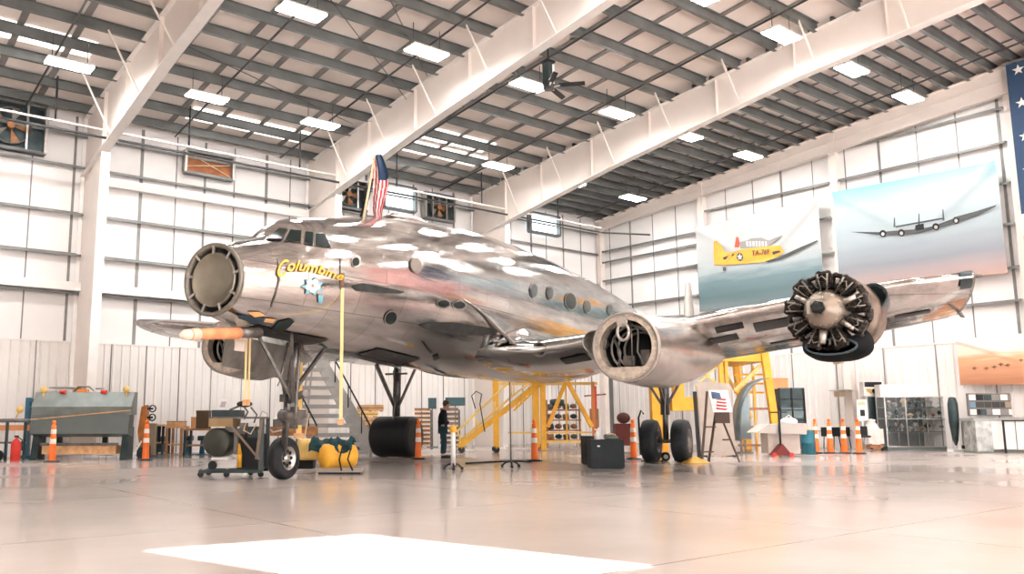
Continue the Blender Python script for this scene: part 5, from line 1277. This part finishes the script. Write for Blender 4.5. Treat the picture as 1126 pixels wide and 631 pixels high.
# --- wall openings with machinery (back wall)
def louver(x0, x1, z0, z1, lab, kind):
    o = thing('wall_fan_unit' if kind != 'win' else 'lit_window', lab, 'fan' if kind != 'win' else 'window', ((x0+x1)/2, YA-.26, z0)); W2 = (x1-x0)/2; h = z1-z0; nm = 'frame_bar'
    for a in (-W2, W2): MB().bar((a, 0, 0), (a, 0, h), .10, .3).build(nm, steel if kind != 'win' else purlin_grey, o)
    for z in (0, h): MB().bar((-W2, 0, z), (W2, 0, z), .30, .10).build(nm, purlin_grey, o)
    if kind == 'fan':
        MB().box((-W2, .18, 0), (W2, .22, h)).build('back_plate', teal_dark, o)
        r = min(W2, h/2)*.8
        MB().lathe([(0, r), (-.12, r), (-.12, r*.93), (0, r*.93)], (0, .1, h/2), (0, 1, 0), 28).build('shroud', dark_steel, o)
        for k in range(5):
            a = 2*PI*k/5; c, s_ = math.cos(a), math.sin(a)
            MB().prism([(.1*c, .05, h/2+.1*s_), (r*.9*c-.15*s_, .02, h/2+r*.9*s_+.15*c), (r*.9*c+.15*s_, .1, h/2+r*.9*s_-.15*c)], (0, .015, 0)).build('blade', steel if k % 2 else brown, o)
        MB().cyl((0, -.1, h/2), (0, .1, h/2), .12).build('motor', brown, o)
        for a in (-.5, .45): MB().bar((W2*a, -.1, 0), (W2*a, -.1, h), .06).build('guard_bar', steel, o)
    if kind == 'rust':
        MB().box((-W2+.05, .1, .08), (W2-.05, .14, h-.1)).build('panel', mat('rust_panel', (.36, .13, .05), .6, var=.3), o)
        MB().bar((-W2, .05, h), (W2, .05, .1), .03).build('brace', cream, o); MB().bar((-W2, .05, h*.3), (W2, .05, h*.7), .03).build('brace', cream, o)
    if kind == 'win':
        MB().box((-W2+.05, .1, .05), (W2-.05, .13, h-.05)).build('glass', win_glow, o)
    return o
louver(4.0, 6.25, 10.35, 12.0, 'dark wall fan unit high on the back wall above the first bay', 'fan')
louver(11.25, 13.2, 10.62, 11.5, 'rust-coloured framed panel high on the back wall', 'rust')
louver(17.7, 19.5, 10.3, 11.6, 'dark wall fan unit beside the flag', 'fan')
louver(20.4, 22.15, 10.65, 11.75, 'bright daylight window next to the flag', 'win')
louver(22.7, 24.4, 10.5, 11.7, 'dark wall fan unit between the bright windows', 'fan')
louver(29.4, 31.5, 10.75, 11.75, 'bright daylight window nearest to the building corner', 'win')
# doorway edge at the back wall, far side
struct('door_1', MB().box((1.0, YA-.2, 0), (4.72, YA-.1, 4.3)), mat('door_grey', (.34, .33, .32), .5)); mbf = MB()
for k in range(28): mbf.box((1.0, YA-.21, .15*k), (4.72, YA-.2, .15*k+.02))
struct('door_1_panel', mbf, strap_grey)
struct('trim_1', MB().box((4.72, YA-.28, 0), (4.85, YA-.05, 4.4)).box((1., YA-.28, 4.3), (4.85, YA-.05, 4.42)), purlin_grey)

# --- flags and banners
def flag_cloth(fn, nu, nv, name, mats, cellmat, parent=None):
    me = MB(); vs = []; 
    for j in range(nv+1):
        for i in range(nu+1): vs.append(fn(i/nu, j/nv))
    me.v = [tuple(v) for v in vs]
    for j in range(nv):
        for i in range(nu):
            me.f.append([j*(nu+1)+i, j*(nu+1)+i+1, (j+1)*(nu+1)+i+1, (j+1)*(nu+1)+i]); me.sm.append(True); me.mi.append(cellmat((i+.5)/nu, (j+.5)/nv))
    return me.build(name, mats, parent)
fr = mat('flag_red', (.55, .05, .06), .7); fw = mat('flag_white', (.85, .80, .78), .7); fb = mat('flag_blue', (.03, .06, .12), .7)
def flagmat(u, v): return 2 if (u < .4 and v < 7/13) else (0 if int(v*13) % 2 == 0 else 1)
pf0 = plane_xyz(398, 250, .2); pf1 = plane_xyz(409, 186, .2)
fp_ = thing('flag_on_pole', 'small striped flag hanging from a slanted pole above the cabin roof', 'flag', l2w(pf0))
A = Vector(l2w(pf0))-fp_.location; Bp = Vector(l2w(plane_xyz(412, 172, .2)))-fp_.location
MB().cyl(A, Bp*1.02, .03, .022).build('pole', cream, fp_)
dR = Vector((math.cos(YAW), -math.sin(YAW), 0)); mpx = depth(l2w(pf0))/F_PX
def ff(u, v):
    top = Bp*.98; w_ = .16+.15*math.sin(PI*min(1, v*1.1)); x = (-.02+.55*w_*(u-.45)*2+.10*v+.05*math.sin(5*v)); 
    return top+dR*(x+.06)+Vector((0, 0, -1.45*v+.1*u))+Vector((math.sin(YAW), math.cos(YAW), 0))*(.06*math.sin(9*u+2*v))
flag_cloth(ff, 26, 26, 'cloth', [fr, fw, fb], lambda u, v: 2 if (v < .38 and u > .35) else (0 if int(u*9+v*2.5) % 2 == 0 else 1), fp_)
# giant flag on the end wall, mostly out of the frame
XW = XB-.42
XG = XB-.72
gf = thing('giant_flag', 'huge striped flag hanging on the end wall at the frame edge, dark blue canton showing', 'flag', (XG, 7., 3.6))
def gfn(u, v): return Vector((.03+.05*math.sin(u*22+v*3)*(.3+v), 3.72-11.5*u, 10.3*(1-v)))
flag_cloth(gfn, 60, 39, 'cloth', [fr, fw, fb], flagmat, gf)
st = MB()
for r_ in range(9):
    for c_ in range(6 if r_ % 2 == 0 else 5):
        u = (.4)*((c_+.5+(.5 if r_ % 2 else 0))/6); v = (7/13)*((r_+.5)/9); p = gfn(u, v)+Vector((-.03, 0, 0)); ys_ = []
        st.prism([(p.x, p.y+(.20 if k % 2 == 0 else .08)*math.sin(2*PI*k/10), p.z+(.20 if k % 2 == 0 else .08)*math.cos(2*PI*k/10)) for k in range(10)], (-.01, 0, 0))
st.build('star_field', fw, gf); MB().cyl((0, 3.8, 10.35), (0, -7.9, 10.35), .05).build('header_pole', steel, gf)

def banner(name, label, y0, y1, zt0, zt1, zb0, zb1, matb, cat='banner'):
    o = thing(name, label, cat, (XW, (y0+y1)/2, min(zb0, zb1)), 0); base = o.location.copy()
    def P_(u, v, off=0.):
        y = y0+(y1-y0)*u; z = (zt0*(1-u)+zt1*u)*(1-v)+(zb0*(1-u)+zb1*u)*v
        sag = .05*math.sin(PI*u)*math.sin(PI*v)
        fold = .12*math.exp(-((v-u*1.05)**2)/.004)*max(0, 1-u*1.6)+.20*math.exp(-((v-(1-u)*1.25)**2)/.004)*min(1, max(0, (u-.5)*3))*max(0, 1-v*.6)
        return Vector((-.04-sag-fold*.8-off, y-base.y, z-base.z))
    flag_cloth(P_, 60, 40, 'cloth', [matb], lambda u, v: 0, o)
    return o, P_
def gradmat(name, stops, noise=.04):
    m = bpy.data.materials.new(name); m.use_nodes = True; nt = m.node_tree; b = nt.nodes['Principled BSDF']; b.inputs['Roughness'].default_value = .5
    tc = nt.nodes.new('ShaderNodeTexCoord'); sp = nt.nodes.new('ShaderNodeSeparateXYZ'); nt.links.new(tc.outputs['Generated'], sp.inputs['Vector'])
    n = nt.nodes.new('ShaderNodeTexNoise'); n.inputs['Scale'].default_value = 3; n.inputs['Detail'].default_value = 6; mp = nt.nodes.new('ShaderNodeMapping'); mp.inputs['Scale'].default_value = (1, .6, 4)
    nt.links.new(tc.outputs['Generated'], mp.inputs['Vector']); nt.links.new(mp.outputs['Vector'], n.inputs['Vector'])
    a = nt.nodes.new('ShaderNodeMath'); a.operation = 'MULTIPLY_ADD'; a.inputs[1].default_value = noise*4; nt.links.new(n.outputs['Fac'], a.inputs[0])
    a2 = nt.nodes.new('ShaderNodeMath'); a2.operation = 'ADD'; a2.inputs[1].default_value = -noise*2; nt.links.new(sp.outputs['Z'], a.inputs[2]); nt.links.new(a.outputs[0], a2.inputs[0])
    r = nt.nodes.new('ShaderNodeValToRGB'); nt.links.new(a2.outputs[0], r.inputs['Fac'])
    el = r.color_ramp.elements; el[0].position = stops[0][0]; el[0].color = (*stops[0][1], 1); el[1].position = stops[-1][0]; el[1].color = (*stops[-1][1], 1)
    for p, c in stops[1:-1]: e = el.new(p); e.color = (*c, 1)
    nt.links.new(r.outputs['Color'], b.inputs['Base Color']); MATS[name] = m; return m
g1 = gradmat('sea_sky', [(0, (.16, .20, .21)), (.12, (.09, .15, .165)), (.30, (.13, .20, .22)), (.42, (.34, .40, .42)), (.55, (.43, .46, .46)), (1, (.50, .51, .51))], .05)
b1, P1 = banner('aircraft_banner', 'printed banner of a yellow training plane over the sea, on the end wall', 24.33, 18.15, 10.42, 10.55, 6.3, 6.3, g1)
g2 = gradmat('dusk_sky', [(0, (.42, .27, .22)), (.10, (.34, .27, .27)), (.22, (.22, .24, .27)), (.5, (.34, .40, .43)), (.8, (.42, .52, .55)), (1, (.22, .48, .55))], .03)
b2, P2 = banner('aircraft_banner', 'pale blue banner of a four-engined bomber in flight, behind the radial engine', 17.48, 11.38, 10.69, 10.52, 6.5, 6.35, g2)
def pic(P_, o, polys, name, m, off=.05, label=None):
    for poly in polys:
        vs = [P_(u, v, off) for u, v in poly]; MB().add(vs, [tuple(range(len(vs)))]).build(name, m, o, label)
# picture coordinates -> banner coordinates
def bl(P_, px, py):
    best = None
    target = on_x(px, py, XW-.06)
    return target
def uvof(px, py, y0, y1, zt0, zt1, zb0, zb1):
    p = on_x(px, py, XW-.06); u = (p.y-y0)/(y1-y0); zt = zt0+(zt1-zt0)*u; zb = zb0+(zb1-zb0)*u
    return (u, (zt-p.z)/(zt-zb))
K1 = (24.33, 18.15, 10.42, 10.55, 6.3, 6.3); K2 = (17.48, 11.38, 10.69, 10.52, 6.5, 6.35)
c1 = lambda pts, sx=5.26, ox=770, oy=220: [uvof(ox+x/sx, oy+y/sx, *K1) for x, y in pts]
yel = mat('print_yellow', (.80, .38, .06), .5); drk = mat('print_dark', (.07, .075, .075), .5); prd = mat('print_red', (.5, .09, .05), .5)
pic(P1, b1, [c1([(80, 290), (85, 240), (105, 235), (130, 265), (150, 305), (200, 300), (245, 285), (240, 370), (140, 378), (85, 375)]), c1([(240, 285), (470, 262), (490, 300), (450, 330), (380, 358), (240, 372)])], 'yellow_plane', yel)
pic(P1, b1, [c1([(130, 335), (200, 310), (205, 318), (145, 348)]), c1([(380, 355), (450, 335), (590, 270), (680, 232), (682, 240), (600, 285), (470, 345), (400, 362)])], 'wing_print', drk, .056)
pic(P1, b1, [c1([(230, 245), (280, 232), (300, 222), (360, 218), (400, 235), (480, 204), (487, 210), (420, 255), (385, 275), (240, 282)])], 'second_plane', mat('print_grey2', (.28, .27, .26), .5), .053)
pic(P1, b1, [c1([(205, 275), (212, 215), (224, 213), (235, 250), (232, 275)])], 'second_tail', prd, .058)
pic(P1, b1, [c1([(270+18*k, 240), (282+18*k, 238), (284+18*k, 268), (274+18*k, 270)]) for k in range(7)], 'canopy_print', mat('print_pale', (.6, .6, .58), .5), .06)
pic(P1, b1, [c1([(237+20*math.cos(2*PI*k/16), 330+24*math.sin(2*PI*k/16)) for k in range(16)])], 'roundel', drk, .060)
pic(P1, b1, [c1([(237+(17 if k % 2 == 0 else 7)*math.sin(2*PI*k/10), 330-(20 if k % 2 == 0 else 8)*math.cos(2*PI*k/10)) for k in range(10)])], 'roundel_star', fw, .066)
pic(P1, b1, [c1([(135, 388), (155, 388), (155, 410), (137, 410)]), c1([(425, 300), (470, 290), (472, 302), (428, 318)])], 'detail_print', drk, .06)
def textmesh(body, size=1., shear=0., bold=0.):
    cu = bpy.data.curves.new('t', 'FONT'); cu.body = body; cu.size = size; cu.shear = shear; cu.offset = bold; cu.resolution_u = 3
    o = bpy.data.objects.new('t', cu); C.objects.link(o); dg = bpy.context.evaluated_depsgraph_get(); me = bpy.data.meshes.new_from_object(o.evaluated_get(dg)); bpy.data.objects.remove(o); return me
def text_on(body, fn, name, m, parent, bold=.01):
    me = textmesh(body, 1, 0, bold); xs_ = [v.co.x for v in me.vertices]; ys_ = [v.co.y for v in me.vertices]
    x0, x1, y0, y1 = min(xs_), max(xs_), min(ys_), max(ys_)
    for v in me.vertices: v.co = fn((v.co.x-x0)/(x1-x0), (v.co.y-y0)/(y1-y0))
    me.materials.append(m); me.name = name; o = bpy.data.objects.new(name, me); C.objects.link(o); o.parent = parent; return o
def tfn(a, b_):
    x = 308+104*a; y = 325-32*b_-10*a-(.0); u, v = uvof(770+x/5.26, 220+y/5.26, *K1); return P1(u, v, .11)
text_on('TA-769', tfn, 'lettering', drk, b1, .02)
c2 = lambda pts: [uvof(920+x/4.854, 180+y/4.854, *K2) for x, y in pts]
pic(P2, b2, [c2([(70, 364), (230, 366), (330, 358), (420, 352), (430, 330), (445, 322), (462, 330), (470, 345), (520, 335), (620, 296), (650, 281), (750, 254), (855, 220), (850, 230), (760, 278), (660, 310), (560, 342), (500, 360), (440, 374), (340, 382), (225, 381)])], 'bomber', drk, .055)
pic(P2, b2, [c2([(310, 340), (312, 290), (317, 290), (320, 340)]), c2([(440, 325), (442, 268), (447, 268), (450, 325)]), c2([(571, 305), (573, 245), (578, 245), (581, 305)]), c2([(320, 335), (580, 288), (582, 296), (322, 343)])], 'bomber_tail', drk, .058)
pic(P2, b2, [c2([(x+19*math.cos(2*PI*k/12), y+19*math.sin(2*PI*k/12)) for k in range(12)]) for x, y in ((252, 374), (352, 370), (536, 338), (642, 303))]+[c2([(425, 330), (470, 320), (475, 352), (430, 360)])], 'bomber_engine', black, .061)
pic(P2, b2, [c2([(x+9*math.cos(2*PI*k/12), y+3+10*math.sin(2*PI*k/12)) for k in range(12)]) for x, y in ((252, 374), (352, 370), (536, 338), (642, 303))], 'engine_glint', steel, .064)
g3 = gradmat('sepia', [(0, (.36, .15, .08)), (.3, (.55, .27, .15)), (.55, (.68, .36, .2)), (.75, (.9, .75, .62)), (1, (.9, .85, .8))], .08)
b3, P3 = banner('sepia_poster', 'orange sepia print of a row of small planes low on the end wall', 13.25, 9.3, 4.1, 4.2, 2.42, 2.3, g3, 'poster')
K3 = (13.25, 9.3, 4.1, 4.2, 2.42, 2.3)
pic(P3, b3, [[uvof(x+dx*3.2, y+dy*2.2, *K3) for dx, dy in ((-1, 0), (-.2, -.5), (0, -1), (.3, -.5), (1.2, -.2), (.4, .3), (.2, 1), (-.2, .5))] for x, y in ((1072, 405), (1085, 405), (1094, 403.5), (1101, 400.5), (1109, 401.5), (1124, 396))], 'plane_silhouette', hot_brown, .05)

glassm2 = mat('case_glass', (.12, .14, .14), .05, alpha=.15)
# --- emblem kiosk, notice board, display cases by the end wall
def wallplace(name, label, cat, px, off, group=None): return Place(name, label, cat, px, 0, group, floor_at_x(px, XB-off))
s = wallplace('emblem_kiosk', 'tall white sign kiosk with gold winged emblem and dark poster', 'sign', 966, 1.3); X, Z = s.X, s.Z
s.bx(955, 977, 420, 436, 0, .3, 'header', white); s.bx(956, 975, 420.5, 426, -.01, 0, 'black_band', black); s.bx(957, 975, 436, 494, .05, .3, 'column', mat('kiosk_grey', (.45, .44, .43), .5)); s.bx(959, 973, 437, 468, .02, .05, 'dark_poster', teal_dark)
wg = MB()
for sg in (-1, 1):
    wg.prism([(X(966)+sg*.05, -.02, Z(431.5)), (X(966)+sg*.12, -.02, Z(428)), (X(966)+sg*.32, -.02, Z(428)), (X(966)+sg*.28, -.02, Z(431)), (X(966)+sg*.12, -.02, Z(433.5))], (0, .015, 0))
s.part(wg, 'gold_wings', mat('gold', (.65, .42, .12), .4, .4)); s.part(MB().cyl((X(966), -.03, Z(430.5)), (X(966), 0, Z(430.5)), .09), 'emblem_disc', black)
s = wallplace('notice_board', 'small white notice board on a post with black pictures', 'sign', 951, 2.3); X, Z = s.X, s.Z
s.bx(946, 957, 440, 463, 0, .05, 'panel', paper); s.bx(949, 954, 451, 458, -.01, 0, 'picture', black); s.bx(947, 955, 442, 446, -.01, 0, 'picture', cream); s.part(MB().bar((0, .05, 0), (0, .05, Z(462)), .06), 'post', steel)
s = wallplace('laundry_cart', 'cart heaped with white cloth next to the kiosk', 'cart', 962, 2.4); X, Z = s.X, s.Z
s.part(MB().lathe([(Z(489), .30), (Z(482), .34), (Z(474), .31), (Z(468), .2), (Z(464), .12), (Z(462), .16), (Z(461), .02)], (X(965), .3, 0), n=14).box((X(957), 0, Z(488)), (X(973), .6, Z(472))), 'cloth_load', mat('cloth_white', (.74, .68, .64), .8, bump=.6, bscale=7)); s.bx(958, 972, 488, 495, .05, .5, 'base', brown)
for px in (959, 971): s.part(MB().cyl((X(px), 0, .05), (X(px), .04, .05), .06), 'wheel', rubber)
s = wallplace('office_chair', 'black chair in front of the notice board', 'chair', 952, 3.4); X, Z = s.X, s.Z
s.bx(946, 957, 469, 479, .1, .16, 'backrest', black); s.part(MB().cyl((X(951), -.05, Z(481)), (X(951), -.05, Z(479)), .22), 'seat', black); s.part(MB().cyl((X(951), -.05, .08), (X(951), -.05, Z(481)), .03), 'stem', steel)
for k in range(4): a = PI/4+PI/2*k; s.part(MB().bar((X(951), -.05, .08), (X(951)+.26*math.cos(a), -.05+.26*math.sin(a), .05), .04), 'leg', steel)

def case(px0, px1, ytop, yglass, ymid, ybot, label, name='display_case', header=True, off=.9):
    pc = (px0+px1)/2; s = wallplace(name, label, 'display case', pc, off); X, Z = s.X, s.Z
    if header: s.bx(px0, px1, ytop, yglass, .25, .65, 'header', white)
    s.part(MB().box((X(px0), 0, 0), (X(px1), .65, Z(ybot-5))), 'plinth', mat('plinth_dark', (.12, .14, .14), .4))
    for a in (px0, px0+(px1-px0)/3, px0+2*(px1-px0)/3, px1):
        for d in (0, .62): s.part(MB().bar((X(a), d, Z(ybot-5)), (X(a), d, Z(yglass)), .03), 'frame_post', steel)
    s.part(MB().box((X(px0), .63, Z(ybot-5)), (X(px1), .65, Z(yglass))), 'back_panel', mat('case_back', (.20, .205, .20), .4))
    s.part(MB().box((X(px0), -.005, Z(ybot-5)), (X(px1), 0, Z(yglass))), 'glass_front', glassm2)
    for y in (ymid, (ymid+ybot)/2-3, (yglass+ymid)/2): s.part(MB().box((X(px0), .02, Z(y)), (X(px1), .6, Z(y)+.02)), 'shelf', mat('shelf_green', (.35, .40, .38), .15))
    for y in (yglass, ymid, ybot-5): s.part(MB().bar((X(px0), 0, Z(y)), (X(px1), 0, Z(y)), .035), 'frame_rail', steel if y != ymid else mat('rail_greengrey', (.30, .34, .32), .3))
    return s
dc = case(977, 1045, 423, 437, 461, 496, 'glass display case with white header full of small models')
random.seed(11)
def ornaments(s, px0, px1, ys, n, g):
    X, Z = s.X, s.Z
    for y in ys:
        for k in range(n):
            px = px0+(px1-px0)*(k+.5)/n+random.uniform(-1, 1); h = random.uniform(.18, .36); r_ = random.uniform(.07, .14)
            o = thing('model_ornament', 'small dark ornament on a shelf in the display case', 'ornament', (0, 0, 0), FACE, g)
            o.location = s.p+Vector((math.cos(YAW), -math.sin(YAW), 0))*X(px)+Vector((math.sin(YAW), math.cos(YAW), 0))*.14+Vector((0, 0, Z(y)+.02))
            mm = random.choice([dark_steel, brown, teal_dark, steel, black, cream])
            MB().lathe([(0, r_*.8), (.02, r_*.8), (.04, r_*.3), (h*.4, r_*.4), (h*.6, r_), (h*.85, r_*.7), (h, r_*.2)], n=12, caps=True).build('figure', mm, o); MB().cbox((0, 0, .01), (r_*2, r_*2, .02)).build('base', black, o)
ornaments(dc, 979, 1043, (461, 449), 8, 'ornaments in the glass display case'); ornaments(dc, 979, 1043, (475.5,), 9, 'ornaments in the glass display case')
s = wallplace('furled_umbrella', 'tall furled black umbrella standing in a white base', 'umbrella', 1052, 1.2); X, Z = s.X, s.Z
s.part(MB().lathe([(Z(490), .03), (Z(484), .10), (Z(465), .17), (Z(445), .17), (Z(438), .12), (Z(437), .03)], n=12, caps=True), 'canopy', teal_dark); s.part(MB().cyl((0, 0, 0), (0, 0, Z(434)), .025), 'pole', white); s.part(MB().box((-.22, -.2, 0), (.22, .2, .10)), 'base', white)
# picture wall and counter
s = wallplace('picture_board', 'dark collage board of photographs behind the counter', 'board', 1100, .5); X, Z = s.X, s.Z
s.bx(1069, 1130, 433, 458, 0, .06, 'board', mat('board_dark', (.16, .15, .14), .5))
for px in (1072, 1128): s.part(MB().bar((X(px), .03, 0), (X(px), .03, Z(458)), .05), 'post', steel)
random.seed(5); k = 0
pcm = [paper, mat('ph_dark', (.05, .05, .05), .5), mat('ph_blue', (.16, .26, .36), .5), mat('ph_grey', (.25, .24, .23), .5), black, mat('ph_tan', (.35, .27, .2), .5), MATS['ph_dark'], paper, teal_dark]
for y in (434, 442, 450):
    x = 1071
    while x < 1126:
        w_ = random.uniform(4, 9); s.part(MB().box((X(x), -.012, Z(y+6.6)), (X(x+w_), 0, Z(y+.4))), 'photograph', pcm[(k*4+k//5) % 9]); k += 1; x += w_+.8
s = wallplace('counter', 'long grey-topped counter with glass end and white front panels', 'counter', 1100, 1.6); X, Z = s.X, s.Z
s.bx(1074, 1135, 460, 463, 0, .8, 'counter_top', mat('counter_grey', (.33, .34, .33), .3)); s.bx(1076, 1094, 463, 496, .03, .7, 'glass_end', mat('glass_grey', (.34, .34, .32), .1, .1, var=.5, vscale=4)); s.bx(1094, 1135, 463, 494, .05, .7, 'front_panel', white)
s.bx(1075, 1135, 496, 500, 0, .75, 'plinth', mat('plinth_green', (.15, .17, .15), .5)); s.part(MB().bar((X(1103), -.15, 0), (X(1103), -.15, Z(463)), .05).bar((X(1102), -.15, Z(463)), (X(1135), -.15, Z(463)), .05), 'table_frame', black)
s.part(MB().bar((X(1120), .03, Z(463)), (X(1120), .03, Z(496)), .02), 'panel_joint', strap_grey)
s = wallplace('glass_cabinet', 'small glass cabinet between umbrella and counter', 'cabinet', 1071, 1.1); X, Z = s.X, s.Z
s.bx(1067, 1075, 463, 492, 0, .4, 'body', mat('glass_grey2', (.42, .42, .40), .15, .1)); s.bx(1066, 1076, 490, 497, -.02, .42, 'plinth', black); s.bx(1067, 1075, 462, 463, -.02, .42, 'top', steel)
# ------------------------------------------------------------------ light
w = bpy.data.worlds.new('world'); scene.world = w; w.use_nodes = True
bg = w.node_tree.nodes['Background']; bg.inputs['Color'].default_value = (.98, .98, 1, 1); bg.inputs['Strength'].default_value = 4.2
sd = bpy.data.lights.new('sun', 'SUN'); sd.energy = 60; sd.angle = math.radians(.6); sd.color = (1, .97, .92)
so = bpy.data.objects.new('sun', sd); C.objects.link(so); so.rotation_euler = SUND.to_track_quat('Z', 'Y').to_euler()
scene.view_settings.view_transform = 'Standard'; scene.view_settings.look = 'None'; scene.view_settings.exposure = 0.42; scene.view_settings.gamma = 1
scene.view_settings.use_curve_mapping = False
cy = scene.cycles
cy.max_bounces = 8; cy.diffuse_bounces = 5; cy.glossy_bounces = 4; cy.transmission_bounces = 4; cy.caustics_reflective = False; cy.caustics_refractive = False
cy.sample_clamp_indirect = 8; cy.use_denoising = True
try: cy.denoiser = 'OPENIMAGEDENOISE'
except Exception: pass
